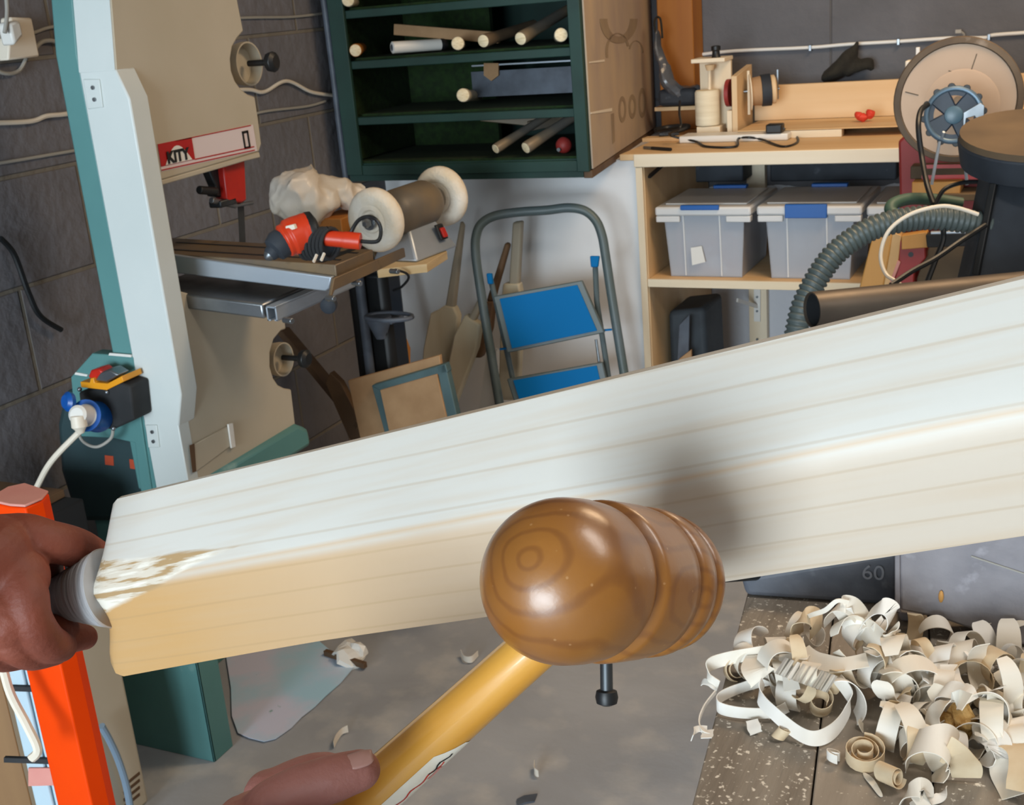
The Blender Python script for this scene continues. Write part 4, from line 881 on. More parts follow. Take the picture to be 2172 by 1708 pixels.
for k in range(4):
    a = 2*pi*k/4+.65; d_ = e1_*cos(a)+e2_*sin(a); t_ = hax.cross(d_)
    sp.hexa([HW+d_*.01-t_*.014, HW+d_*.01+t_*.014, HW+d_*.01+t_*.014+hax*.006, HW+d_*.01-t_*.014+hax*.006, HW+d_*rh*.95-t_*.023, HW+d_*rh*.95+t_*.023, HW+d_*rh*.95+t_*.023+hax*.006, HW+d_*rh*.95-t_*.023+hax*.006])
part('spokes', sp, M['wheel_blue'], hw, .003)
part('web', MB().lathe(HW+hax*.001, hax, [(0,rh*.70),(0,rh*.93),(.005,rh*.93),(.005,rh*.70),(0,rh*.70)], 32, False), M['wheel_blue'], hw)
part('hub', MB().lathe(HW-hax*.006, hax, [(0,.012),(.002,.018),(.012,.020)], 24), mat('hub_blue', '4e6a7a', .35), hw)
part('hub_shaft', MB().cyl(HW+hax*.006, DC+V((HW.x-DC.x,0,HW.z-DC.z))*0+dax2*.0, .010), M['steel'], hw)
part('guard_plate', MB().prism([HW-hax*.010+e1_*x+e2_*y for x,y in [(.018,.004),(.050,.022),(.058,.016),(.058,-.012),(.05,-.020),(.04,-.004),(.024,-.008),(.022,-.03),(.018,-.03)]], hax*.003), M['steel'], hw, .001)
for a,b in (((1993,300),(1976,392)),((2046,330),(2051,392)),((2002,190+90),(1996,300))):
    part('strut', MB().tube([at(*a,2.50), at(*b,2.52)], .0032, 8), M['alu'], ms)
rp_ = [onY(x,y,YD2) for x,y in [(1905,300),(1918,288),(2090,288),(2096,420),(2088,620),(1900,620),(1908,420)]]
zlow = rp_[4].z
part('body', MB().prism(rp_, (0,.16,0)), M['red_paint'], ms, .006)
part('pedestal', MB().box(rp_[5].x+.01, rp_[4].x, YD2+.01, YD2+.15, 0, zlow+.002), M['red_paint'], ms, .004)
part('dusty_ledge', MB().box(rp_[6].x+.03, rp_[3].x+.05, YD2-.05, YD2-.001, onY(2000,372,YD2).z, onY(2000,345,YD2).z), M['dusty_top'], ms, .002)
for y0_,y1_ in ((350,358),(372,382)):
    part('red_band', MB().prism([onY(x,y,YD2-.052) for x,y in [(1955,y0_),(2076,y0_-2),(2076,y1_-2),(1955,y1_)]], (0,.002,0)), M['guard_red'], ms)
bx_ = onY(1940,385,YD2-.06)
part('wood_ledge', MB().box(onY(1938,385,YD2-.06).x, onY(2040,385,YD2-.06).x, YD2-.09, YD2-.002, onY(1990,412,YD2-.09).z, onY(1990,386,YD2-.09).z), M['orange_wood'], ms, .002)
part('lower_ledge', MB().box(onY(1998,400,YD2-.06).x, onY(2075,400,YD2-.06).x, YD2-.10, YD2-.0025, onY(1990,425,YD2-.09).z, onY(1990,410,YD2-.09).z), M['dusty_top'], ms, .002)
part('lamp_tube', MB().box(onY(1912,130,YD2).x, onY(1940,130,YD2).x, YD2+.06, YD2+.10, onY(1925,300,YD2).z, onY(1925,133,YD2).z), M['cream_plastic'], ms, .003)
part('lamp_tube', MB().box(onY(1934,110,YD2).x, onY(1942,110,YD2).x, YD2+.07, YD2+.08, onY(1925,134,YD2).z, onY(1938,105,YD2).z), M['white_plastic'], ms, .001)
yw = YD2-.12
wdg = thing('wedge_jig', 'orange wooden wedge jig with a red bracket in front of the red machine', 'jig', onY(1870,605,yw))
def wq(pts, th, Y=yw): return MB().prism([onY(x,y,Y) for x,y in pts], (0,th,0))
part('wedge', wq([(1850,505),(1893,492),(1886,540),(1868,640),(1815,640)], .05), M['orange_wood'], wdg, .003)
part('wedge_face', wq([(1893,492),(1912,500),(1905,560),(1880,640),(1868,640),(1886,540)], .05), M['pine_y'], wdg, .002)
rb2 = part('bracket', wq([(1908,510),(1962,506),(1964,548),(1940,575),(1936,640),(1884,640),(1904,565)], .04), mat('bracket_red', 'a32a24', .5, c2='8a211c', ns=8), wdg, .003)
cH = onY(1932,540,yw); part('bolt_hole', MB().cyl(cH+V((0,-.001,0)), cH+V((0,.002,0)), .006, 16), M['black'], rb2)
part('wood_face', wq([(1912,500),(1966,492),(1972,525),(1912,530)], .03, yw-.006), M['orange_wood'], wdg, .002)
part('edge_rag', wq([(1904,552),(1910,556),(1886,620),(1880,618)], .004, yw-.008), M['pink_dust'], wdg, .001)
part('base', MB().box(onY(1830,620,yw).x, onY(2050,620,yw).x, yw-.02, yw+.11, 0, onY(1870,636,yw).z), M['dark_wood'], wdg)
part('grey_panel', wq([(1972,520),(2060,500),(2060,640),(1940,640),(1945,590)], .02, yw+.03), M['dusty_top'], wdg, .002)
part('wood_cheek', wq([(2046,512),(2064,512),(2060,600),(2040,600)], .03, yw-.01), M['orange_wood'], wdg, .002)
part('dark_block', wq([(1963,498),(2070,488),(2070,522),(1966,526)], .03, yw-.02), M['black_matte'], wdg, .003)
part('rod_end', MB().cyl(onY(1975,494,yw-.05), onY(2050,492,yw-.05), .004, 10), M['alu'], wdg)
# green coil and hoses
gc = MB().tube(smooth_path([at(2040,432,2.42), at(1985,424,2.42), at(1930,422,2.40), at(1893,434,2.38), at(1893,452,2.37), at(1930,460,2.36), at(1985,450,2.36), at(2040,452,2.38)],6), .012, 14)
solo('soft_green_hose', gc, M['green_coil'], 'limp green hose folded back on itself above the ribbed hose', 'hose', smooth=50)
hp = smooth_path([at(1640,1040,2.25), at(1668,860,2.22), at(1690,705,2.2), at(1712,630,2.2), at(1765,545,2.2), at(1835,492,2.2), at(1900,470,2.2), at(1970,462,2.2), at(2040,468,2.2), at(2100,480,2.2)], 14)
def resample(p, step):
    out = [p[0]]; acc = 0
    for a, b in zip(p, p[1:]):
        L_ = (b-a).length; 
        while acc+L_ >= step:
            t = (step-acc)/L_; a = a+(b-a)*t; out.append(a); L_ = (b-a).length; acc = 0
        acc += L_
    return out
hp = resample(hp, .0026)
solo('ribbed_hose', MB().tube(hp, [.0225 if (k//2) % 2 == 0 else .0190 for k in range(len(hp))], 20), M['hose'], 'grey-green ribbed suction hose arching over the steel tube', 'hose', smooth=60)
solo('cable', MB().tube(smooth_path([at(2075,455,2.12), at(2030,441,2.12), at(1990,438,2.12), at(1930,455,2.12), at(1885,490,2.12), at(1868,540,2.12), at(1878,580,2.11), at(1905,600,2.09), at(1960,640,2.07)]), .0035, 8), M['cream_plastic'], 'cream cable looping in front of the ribbed hose', 'cable')
solo('cable', MB().tube(smooth_path([at(1968,222,2.44), at(1953,235,2.42), at(1948,270,2.4), at(1955,330,2.4), at(1966,390,2.36), at(1980,432,2.34)]), .0055, 10), M['black'], 'black cable curving down past the handwheel', 'cable')
solo('cable', MB().tube(smooth_path([at(1985,432,2.3), at(2003,402,2.3), at(2040,388,2.3), at(2085,386,2.3), at(2140,385,2.3)]), .0042, 8), M['black'], 'black cable arching between the coil and the black machine', 'cable')
solo('cable', MB().tube(smooth_path([at(2090,478,2.14), at(2040,510,2.12), at(1985,548,2.1), at(1935,575,2.08), at(1890,605,2.06)]), .0048, 8), M['black'], 'black cable running down across the red bracket', 'cable')
solo('cable', MB().tube(smooth_path([at(2000,478,2.2), at(2000,510,2.2), at(1985,550,2.2), at(1966,600,2.2)]), .005, 8), M['black'], 'short black cable hanging below the ribbed hose', 'cable')
# black machine
bm_c = at(2200,292,2.20)
bk_ = thing('black_machine', 'black machine with a dusty round table at the right edge', 'machine', V((bm_c.x, bm_c.y, 0)))
part('round_table', MB().lathe(bm_c, (.05,-.20,1), [(-.048,.10),(-.048,.128),(-.004,.136),(0,.134)], 40), M['black_dusty'], bk_, .001)
part('dusty_cover', MB().lathe(bm_c, (.05,-.20,1), [(.0002,.134),(.012,.133),(.0125,.0)], 40, False), M['dusty_top'], bk_)
q = [at(x,y,2.18) for x,y in [(2098,346),(2240,330),(2300,640),(2048,640),(2075,520),(2100,395)]]
part('column', MB().prism(q, V((-.3,.95,0))*.10), M['black_dusty'], bk_, .010)
part('column_rib', MB().bar(at(2108,390,2.165), at(2070,585,2.165), .012, .012), M['black'], bk_, .002)
part('base', MB().box(q[3].x+.02, q[3].x+.30, q[3].y-.02, q[3].y+.16, 0, q[3].z+.01), M['black_dusty'], bk_, .01)
# steel tube
ta, tb = at(1722,658,1.90), at(2330,597,2.02)
tdir = (tb-ta).normalized(); TL = (tb-ta).length
tbm = MB().lathe(ta, tdir, [(0,.0262),(0,.0285),(.002,.0288),(TL,.0288),(TL,.026),(.0,.0262)], 40, False)
tt_ = thing('steel_tube', 'open-ended brown-grey steel tube lying behind the bat', 'tube', ta)
part('wall', tbm, M['pipe'], tt_)
part('dark_lining', MB().lathe(ta+tdir*.004, tdir, [(0,.0260),(TL-.02,.0260),(TL-.02,.0005)], 32, False), M['near_black'], tt_)  # near-black inner skin paints the dark hollow of the tube
sup = thing('tube_trestle', 'dark trestle post holding up the steel tube, mostly behind the bat', 'trestle', V((ta.x+.15,ta.y,0)))
part('post', MB().box(ta.x+.14, ta.x+.18, ta.y-.03, ta.y+.01, 0, ta.z-.02), M['dark_wood'], sup, .003)
# ================================================================ NEAR BENCH, VICE AND SHAVINGS
ZP = .85
pe = (onZ(1563,1335,ZP)-onZ(1465,1708,ZP)); pe.z = 0; PY = pe.normalized(); PX = V((PY.y,-PY.x,0))
PO = onZ(1465,1708,ZP)
def pp(u, v, z=0): return PO+PX*u+PY*v+V((0,0,z))
sawn = mat('sawn_plank', '938a7e', .75, c2='7c7266', ns=50, st=(1,.12,.5), c3='e6ded0', n3=210, st3=(1,1,1), thr3=(.60,.68), bump=.8, bs=160)  # pale flecks: sawdust, with its sparkle painted into the colour
sawn2 = mat('sawn_plank_pale', '9c9184', .7, c2='887d70', ns=45, st=(1,.10,.5), c3='d8cdbb', n3=240, st3=(1,1,1), thr3=(.64,.72), bump=.5, bs=120)
nb = thing('near_bench', 'rough sawn plank bench sprinkled with sawdust in the near right corner', 'bench', pp(.3,-.2)*1.0-V((0,0,ZP)))
xs = [0,.089,.178,.30,.42,.56]
for k in range(5):
    part('plank', MB().obox(pp(xs[k]+.0008,-.55,-.035+(0 if k%2 else -.0006)), PX*(xs[k+1]-xs[k]-.0016), PY*1.02, V((0,0,.035))), sawn if k % 2 == 0 else sawn2, nb, .0015)
for u in (.03,.50):
    for v in (-.5,.40):
        part('leg', MB().obox(pp(u,v,-ZP), PX*.05, PY*.05, V((0,0,ZP-.036))), M['dark_wood'], nb)
part('rail', MB().obox(pp(.03,.43,-.12), PX*.52, PY*.03, V((0,0,.08))), M['dark_wood'], nb)
# vice
jp = onZ(2150,1372,ZP); jn = -PY
def onJ(x,y,o=0): return onP(x,y,jp+PY*o,PY)
def clz(p): return V((p.x, p.y, max(p.z, ZP+.001)))
vc = thing('bench_vice', 'dark iron bench vice fixed behind the heap of shavings', 'vice', jp)
part('front_jaw', MB().prism([clz(onJ(x,y)) for x,y in [(1906,1140),(2330,1070),(2330,1400),(2172,1370),(2085,1345),(1990,1312),(1908,1296)]], PY*.05), M['vise_iron'], vc, .003)
jb_ = part('rear_body', MB().prism([clz(onJ(x,y,.06)) for x,y in [(1570,1225),(1905,1170),(1905,1330),(1890,1392),(1700,1400),(1652,1392),(1612,1345),(1582,1310)]], PY*.09), M['vise_body'], vc, .008, seg=3)
part('jaw_plate', MB().prism([onJ(x,y,-.002) for x,y in [(1898,1180),(1909,1178),(1909,1300),(1898,1298)]], PY*.05), M['vise_iron'], vc, .001)
part('slide_block', MB().prism([clz(onJ(x,y,.03)) for x,y in [(1905,1300),(1960,1310),(1955,1350),(1908,1360)]], PY*.05), M['vise_iron'], vc, .003)
part('slide_bar', MB().prism([clz(onJ(x,y,.05)) for x,y in [(1905,1310),(2110,1350),(2080,1385),(2000,1402),(1890,1400)]], PY*.04), M['vise_body'], vc, .004)
lettering('cast_mark', '60', .022, onJ(1852,1216,.0585), PX, V((0,0,1)), mat('cast_mark', '8a8f98', .5), vc, .0008)
part('scribed_line', MB().bar(onJ(2060,1180,-.001), onJ(2172,1217,-.001), .0012, .001), mat('scribe', '9a9890', .5), vc)
s_a, s_b = onJ(1640,1215,.10), at(1283,1235,1.02)
part('screw', MB().cyl(s_a, s_b, .007, 16), M['steel_dark'], vc)
part('screw_boss', MB().cyl(s_b+(s_b-s_a).normalized()*.01, s_b-(s_b-s_a).normalized()*.02, .013, 20), M['steel_dark'], vc, .002)
tb0, tb1 = at(1283,1190,1.0), at(1287,1488,1.0)
tbz = (tb0-tb1).normalized()
tm = part('tommy_bar', MB().cyl(tb1, tb0, .0052, 16), M['steel_dark'], vc)
part('bar_knob', MB().lathe(tb1-tbz*.0035, tbz, [(0,.004),(.002,.0085),(.007,.0095),(.012,.0085),(.013,.006)], 20), M['black'], tm)
chip_o = MB().ball(onJ(1996,1266,-.002), .004, 8, (.6,.4,1.6))
solo('wood_chip', chip_o, M['orange_wood'], 'tiny orange chip stuck to the face of the vice jaw', 'chip')
# shavings
shav = mat('shaving', 'efe8dc', .6, c2='e6dac6', ns=30, st=(1,.2,1), spec=.3)
shav2 = mat('shaving_tan', 'e2cfb0', .6, c2='d3b994', ns=30, spec=.3)
shav3 = mat('shaving_white', 'f3efe8', .5, c2='e9e2d6', ns=26, spec=.3)
for m_ in (shav, shav2, shav3):
    m_.node_tree.nodes['Principled BSDF'].inputs['Transmission Weight'].default_value = 0
def S(x, y, h=.01): return onZ(x, y, ZP+h)
GRP = 'wood shavings heaped on the near bench'
def rib(path, wdir, wid, m, label, closed=False, n=7, taper=.0, group=GRP, thk=.0007, roll=0):
    p = smooth_path(path, n); N_ = len(p); w_ = []
    for i in range(N_):
        t = i/(N_-1); tt2 = (p[min(i+1,N_-1)]-p[max(i-1,0)]).normalized()
        d = V(wdir) if not callable(wdir) else V(wdir(t))
        d = (d-tt2*d.dot(tt2)).normalized()
        ww_ = wid*(1-taper*abs(2*t-1)**3)*(1+.08*sin(9*t+wid*900))
        w_.append(d*ww_)
    return setup(part('wood_shaving', MB().ribbon(p, w_, thk), m, None, smooth=60), label, 'wood shaving', group)
UPz = (0,0,1)
rib([S(1642,1440,.02),S(1585,1455,.012),S(1530,1478,.010),S(1524,1500,.008),S(1570,1512,.008),S(1640,1512,.010),S(1670,1500,.014)], UPz, .011, shav3, 'long pale shaving forming the big leftmost loop of the heap')
rib([S(1777,1440,.03),S(1803,1480,.022),S(1792,1520,.014),S(1764,1553,.010),S(1728,1567,.008),S(1690,1553,.010),S(1640,1512,.018),S(1612,1480,.022),S(1618,1445,.03)], (0,.5,1), .012, shav3, 'large U-shaped shaving hanging at the front of the heap')
rib([S(1524,1456,.006),S(1504,1440,.010),S(1505,1412,.018),S(1540,1398,.022),S(1600,1386,.030),S(1650,1378,.035),S(1696,1374,.04),S(1704,1366,.04)], UPz, .013, shav, 'straight-lying shaving sweeping along the upper left of the heap')
rib([S(1518,1468,.004),S(1495,1498,.002),S(1483,1530,.001),S(1490,1552,.001),S(1508,1560,.001)], UPz, .004, shav3, 'thin white thread of shaving trailing off the left edge of the plank', thk=.0012)
rib([S(1500,1546,.002),S(1476,1548,.0015),S(1468,1566,.002)], (0,1,.3), .006, shav3, 'small white curl at the far left end of the trailing thread')
rib([S(1502,1549,.002),S(1500,1560,.002),S(1498,1566,.002)], (1,0,.2), .010, shav3, 'tiny pale flake beside the small white curl')
rib([S(1488,1450,.003),S(1494,1446,.006),S(1510,1452,.006),S(1518,1458,.004)], (0,1,.4), .006, shav3, 'short frayed white flake at the left tip of the heap')
rib([S(1694,1330,.03),S(1715,1308,.055),S(1750,1295,.07),S(1775,1275,.082),S(1800,1278,.08)], UPz, .004, shav, 'dark-edged thin strand rising at the top left of the heap', thk=.001)
rib([S(1762,1318,.045),S(1762,1300,.06),S(1780,1284,.075),S(1805,1285,.074),S(1828,1310,.055),S(1838,1330,.04)], (.5,.6,.5), .016, shav, 'arched shaving at the top of the heap under the thin strand')
rib([S(1785,1293,.072),S(1800,1315,.055),S(1822,1340,.045),S(1850,1358,.035)], (1,.1,.3), .017, shav3, 'broad white strap slanting down from the top arch')
rib([S(1830,1325,.05),S(1842,1305,.066),S(1865,1288,.08),S(1886,1290,.08),S(1893,1305,.074),S(1885,1325,.06),S(1868,1330,.055),S(1858,1318,.060)], (.3,.8,.5), .017, shav3, 'pale shaving twisted into a knot at the very top of the heap')
rib([S(1830,1330,.048),S(1850,1345,.05),S(1878,1366,.05),S(1895,1350,.055),S(1895,1330,.06)], (.2,.3,1), .020, shav, 'wide shaving bending under the topmost knot')
rib([S(1690,1350,.035),S(1692,1318,.05),S(1712,1308,.055),S(1730,1316,.05),S(1730,1345,.035)], (.3,1,.2), .022, shav2, 'tan barrel curl on the upper left of the heap')
# rose shaped spiral
def spiral(cx, cy, r0, r1, turns, wid, m, label, h0=.006, lean=(0,0,1)):
    p = []; N_ = int(turns*18); c = S(cx,cy,h0+wid/2); e1 = V((1,0,0)); ax_ = V(lean).normalized(); a1_ = (e1-ax_*e1.dot(ax_)).normalized(); b1_ = ax_.cross(a1_)
    for k in range(N_+1):
        t = k/N_; a = 2*pi*turns*t+cx; r = r0+(r1-r0)*t; p.append(c+a1_*cos(a)*r+b1_*sin(a)*r+ax_*(.002*sin(3*t*pi)))
    return setup(part('wood_shaving', MB().ribbon(p, [ax_*wid]*len(p), .0006), m, None, smooth=60), label, 'wood shaving', GRP)
spiral(1832,1600,.005,.0170,2.7,.013,shav2,'rose-shaped tight tan spiral standing on the plank',.002,(.05,-.25,1))
spiral(1769,1603,.0035,.0062,1.3,.008,shav3,'small white ring lying left of the tan rose spiral',.001)
spiral(1886,1642,.004,.0085,1.8,.020,shav2,'short scroll of shaving lying right of the tan rose spiral',.001,(1,-.8,.3))
spiral(1657,1555,.003,.006,1.6,.010,shav2,'little orange curl on the bare plank below the big U-shaped shaving',.001,(.6,.3,.8))
spiral(1740,1490,.006,.012,1.6,.014,shav2,'tan coil nested inside the big U-shaped shaving',.004,(.2,-.5,1))
spiral(1930,1420,.010,.017,1.4,.022,shav,'round barrel curl with an open mouth in the middle of the heap',.02,(.5,-.9,.6))
spiral(1860,1425,.012,.018,1.3,.016,shav3,'white hoop-shaped curl standing in the middle of the heap',.02,(.9,-.7,.2))
spiral(2060,1445,.014,.020,.8,.024,shav2,'broad tan arch of shaving on the right of the heap',.012,(.3,-.9,.5))
spiral(2160,1462,.010,.015,1.2,.026,shav,'curled shaving at the right edge of the photo',.012,(.9,.5,.3))
spiral(2115,1412,.010,.016,1.0,.024,shav2,'tan tunnel-like curl in the upper right of the heap',.02,(.6,-.8,.2))
spiral(1560,1420,.006,.011,1.5,.012,shav2,'small loose coil inside the upper left sweep of the heap',.004,(.4,-.7,.5))
spiral(2010,1405,.012,.016,.7,.020,shav3,'white bowed shaving below the slide bar of the vice',.02,(1,-.2,.5))
# big bent sheets at the front right
rib([S(1935,1600,.010),S(1938,1580,.030),S(1965,1568,.040),S(2000,1572,.040),S(2022,1590,.03),S(2010,1620,.014),S(1985,1660,.003)], (.15,.9,.25), .030, shav, 'wide translucent bent sheet of shaving in the front middle')
rib([S(2005,1590,.034),S(2030,1600,.03),S(2048,1625,.015),S(2050,1650,.003)], (1,.2,.1), .022, shav2, 'tan strip hanging down from the wide bent sheet')
rib([S(1982,1562,.02),S(1978,1520,.03),S(2000,1495,.04),S(2030,1485,.045),S(2052,1490,.05)], (.6,-.3,.5), .017, shav, 'long bowed strip arching over the pitted pale chip')
rib([S(1960,1490,.02),S(2000,1480,.035),S(2040,1470,.045),S(2058,1490,.04)], (.2,.8,.2), .022, shav3, 'flat whitish strip lying above the arching strip')
rib([S(2012,1410,.04),S(2020,1440,.035),S(2040,1465,.035),S(2058,1488,.03)], (.9,.5,.1), .014, shav3, 'white twisted strip pointing up near the bent white shaving')
rib([S(2062,1560,.012),S(2075,1550,.020),S(2100,1560,.022),S(2120,1580,.02),S(2110,1610,.012),S(2090,1600,.008)], (.4,.7,.5), .018, shav3, 'pale curl printed with dark marks near the right edge')
rib([S(2125,1560,.014),S(2135,1600,.012),S(2125,1640,.004),S(2150,1690,.002)], (1,.2,.3), .018, shav, 'pale drooping strip at the lower right edge')
rib([S(2145,1575,.02),S(2165,1590,.022),S(2172,1640,.018),S(2165,1680,.010)], (1,-.1,.2), .022, shav2, 'pleated tan flake at the right edge of the photo, low down')
rib([S(1915,1700,.002),S(1925,1680,.012),S(1950,1672,.016),S(1965,1685,.010),S(1945,1710,.006)], (.3,.8,.4), .016, shav, 'curl cut off by the bottom edge of the photo')
rib([S(1930,1706,.003),S(1970,1700,.003),S(1995,1690,.003),S(2008,1668,.006)], (.2,1,.2), .008, shav3, 'thin white splinter tail beside the bottom-edge curl', taper=.8)
rib([S(1832,1640,.001),S(1850,1660,.002),S(1870,1690,.001)], (1,.4,.1), .005, shav, 'thin sliver lying flat on the plank near the bottom', taper=.7)
rib([S(1595,1528,.006),S(1600,1545,.004),S(1604,1556,.002)], (1,0,.1), .011, shav3, 'square white flake dropping from the big left loop')
rib([S(1700,1380,.04),S(1730,1400,.04),S(1780,1410,.04),S(1840,1400,.045)], (.3,1,.3), .018, shav, 'broad flat strip across the middle of the heap')
rib([S(1610,1390,.03),S(1605,1420,.03),S(1618,1440,.025)], (1,.1,.2), .026, shav, 'wide upright strip at the left of the heap')
rib([S(1668,1388,.036),S(1672,1420,.034),S(1680,1465,.025)], (1,.05,.1), .013, shav3, 'narrow white strap hanging down the left middle of the heap')
rib([S(1985,1390,.02),S(1992,1400,.035),S(1985,1430,.03),S(2000,1450,.02)], (.9,.4,.4), .017, shav3, 'bent white shaving standing just right of the heap centre')
# ruffled shaving
rf = []
for k in range(26):
    t = k/25; rf.append(S(1655+110*t, 1412+40*t, .042+.006*sin(k*2.2)))
setup(part('wood_shaving', MB().ribbon(rf, [V((.25,.95,.3)).normalized()*.020]*26, .0006), shav3, None, smooth=60), 'ruffled pleated shaving on the left half of the heap', 'wood shaving', GRP)
rough = crumple(MB().ball(S(2040,1530,.02), .011, 14, (1.1,.9,1.6)).ball(S(1999,1530,.02), .008, 12), .006, 90, 3); crumple(rough, .002, 300)
solo('torn_chip', rough, mat('torn_chip', 'ddb878', .85, c2='b98a48', ns=120, bump=1, bs=300), 'pitted yellowish torn wood chip at the front of the heap', 'wood chip', smooth=0)
# filler curls: twelve shapes, copied
rnd = random.Random(11)
protos = []
for k in range(12):
    r = rnd.uniform(.008,.018); ang = rnd.uniform(1.6,4.8)*1.2; wd_ = rnd.uniform(.011,.020); pit = rnd.uniform(-.006,.010)
    N_ = 26; pts = [V((r*(1+.35*t/N_)*cos(ang*t/N_), pit*t/N_, r*(1+.35*t/N_)*sin(ang*t/N_))) for t in range(N_+1)]
    mb = MB().ribbon(pts, [V((.15*sin(t*.3),1,.1)).normalized()*wd_*(1-.5*abs(2*t/N_-1)**6) for t in range(N_+1)], .0006)
    protos.append((mb, (shav, shav, shav2, shav3)[k % 4]))
def heap_h(x, y):
    a = max(0, 1-((x-1810)/230)**2-((y-1400)/110)**2)*.05
    b = max(0, 1-((x-2080)/170)**2-((y-1450)/110)**2)*.035
    return max(a, b)
first = {}
cnt = 0
spots = []
while len(spots) < 110:
    x = rnd.uniform(1515,2200); y = rnd.uniform(1335,1600)
    h = heap_h(x, y)
    edge = y < 1500 - (30 if x < 1700 else 0) and x > 1560
    if h <= .002 and not (x > 1850 and y < 1590): continue
    if x < 1700 and y > 1475: continue
    spots.append((x,y,h))
spots.sort(key=lambda s: s[2])
for x, y, h in spots:
    k = rnd.randrange(12)
    if k not in first:
        o = part('wood_shaving', protos[k][0], protos[k][1], None, smooth=60, loc=(0,0,0)); first[k] = o
    else:
        o = first[k].copy(); COL.objects.link(o)
    o.location = S(x, y, .012+h*rnd.uniform(.1,.85))
    o.rotation_euler = (rnd.uniform(-1.0,1.0), rnd.uniform(0,6.28), rnd.uniform(0,6.28))
    s_ = rnd.uniform(.75,1.25); o.scale = (s_,s_,s_)
    tone = ('cream', 'cream', 'tan', 'whitish')[k % 4]
    zx = 'left part' if x < 1730 else 'middle' if x < 1890 else 'right part' if x < 2040 else 'far right part'
    zy = 'back' if y < 1400 else 'centre' if y < 1480 else 'front'
    setup(o, 'loose %s curl of shaving at the %s of the heap, %s' % (tone, zy, zx), 'wood shaving', GRP)
# ================================================================ NEAR LEFT: ORANGE POST, BEIGE MACHINE, PALE PANEL, BROWN POST, FLOOR SHEET
zO = at(96,1041,1.15).z
op = [onZ(x,y,zO) for x,y in [(99,1040),(64,1061),(22,1084),(-42,1096),(-75,1050),(-50,1020),(45,1022)]]
P1_ = onZ(54,1078,zO); op[0] = P1_+V((.003,.018,0)); op[1] = P1_; op[2] = P1_+V((-.017,-.002,0)); op[3] = op[2]+V((-.034,.004,0)); op[4] = op[3]+V((-.004,.03,0)); op[5] = op[4]+V((.01,.012,0)); op[6] = op[0]+V((-.008,.016,0))
opost = thing('orange_post', 'bright orange painted steel post behind the left hand', 'post', V((op[1].x, op[1].y, 0)))
part('post', MB().prism(op, (0,0,-zO)), M['orange_paint'], opost, .0015)
part('dusty_cap', MB().prism([p+V((0,0,.0006)) for p in op], (0,0,.0025)), M['pink_dust'], opost, .001)
f0, f1 = onZ(270,1700,0), onZ(322,1702,0)
bxm = thing('beige_machine', 'beige machine casing with vent slots standing between the orange post and the bandsaw', 'machine', f1)
zt3 = onP(262,1300,V((f1.x,f1.y,0)),V((0,1,0))).z
part('casing', MB().hexa([V((f1.x-.34,f1.y-.30,0)),V((f1.x-.005,f1.y-.30,0)),V((f1.x-.005,f1.y,0)),V((f1.x-.34,f1.y,0)),V((f1.x-.34,f1.y-.30,zt3)),V((f1.x-.005,f1.y-.30,zt3)),V((f1.x-.005,f1.y,zt3)),V((f1.x-.34,f1.y,zt3))]), M['beige_steel'], bxm, .008)
for k in range(4):
    yv = 1640+k*15
    a, b = onX(296-k*0,yv,f1.x-.0045), onX(262,yv+28,f1.x-.0045)
    part('vent_slot', MB().bar(a, b, .006, .002, (0,0,1)), M['dark_wood'], bxm)
solo('blue_hose', MB().tube(smooth_path([onX(215,1540,f1.x+.012),onX(232,1570,f1.x+.012),onX(250,1610,f1.x+.012),onX(266,1660,f1.x+.012),onX(276,1712,f1.x+.012),onX(280,1760,f1.x+.012)]), .007, 10), mat('hose_blue', '7d93a8', .5), 'grey-blue hose hanging down the side of the beige machine', 'hose')
solo('black_crate', MB().box(-1.92, -1.622, 1.29, 1.505, zt3+.001, .655), M['near_black'], 'black crate standing on the beige machine behind the left hand', 'crate', bevel=.004)
solo('rough_board', crumple(MB().box(-1.90, -1.66, 1.33, 1.50, .6565, .672), .003, 40), M['dark_wood'], 'rough brown board lying on top of the black crate', 'board', bevel=.001)
# pale slatted panel
ps_ = thing('slatted_panel', 'pale blue slatted panel with dark rails beside the orange post', 'panel', onZ(90,1708,.3)*1.0)
PQ = at(60,1500,1.27); pnn = V((-.35,1,0)).normalized()
def onQ(x,y,o=0): return onP(x,y,PQ+pnn*o,pnn)
for (a,b) in ((-14,26),(30,72),(76,130)):
    q = [onQ(a,1330),onQ(b,1330),onQ(b+95,1760),onQ(a+95,1760)]
    for p in q[2:]: p.z = 0
    part('slat', MB().prism(q, pnn*.012), mat('slat_blue', 'b4ccd8', .45), ps_, .002) if 'slat' not in M else part('slat', MB().prism(q, pnn*.012), M['slat'], ps_, .002)
    M['slat'] = bpy.data.materials['slat_blue']
for y in (1464,1616): part('rail', MB().prism([onQ(8,y-8,-.004),onQ(170,y-2,-.004),onQ(172,y+8,-.004),onQ(8,y+2,-.004)], pnn*.004), M['black_matte'], ps_)
part('pink_patch', MB().prism([onQ(60,1630,-.002),onQ(160,1630,-.002),onQ(165,1665,-.002),onQ(60,1668,-.002)], pnn*.002), M['pink_dust'], ps_)
solo('cable', MB().tube(smooth_path([at(-30,1330,1.15),at(0,1395,1.15),at(22,1470,1.15),at(58,1540,1.15),at(80,1590,1.15),at(66,1610,1.15)]), .0045, 8), M['cream_plastic'], 'cream cable hanging in front of the pale slatted panel', 'cable')
zW = at(0,1400,1.48).z
wp = [onZ(-5,1400,zW), onZ(-260,1420,zW), onZ(-300,1330,zW), onZ(-60,1340,zW)]
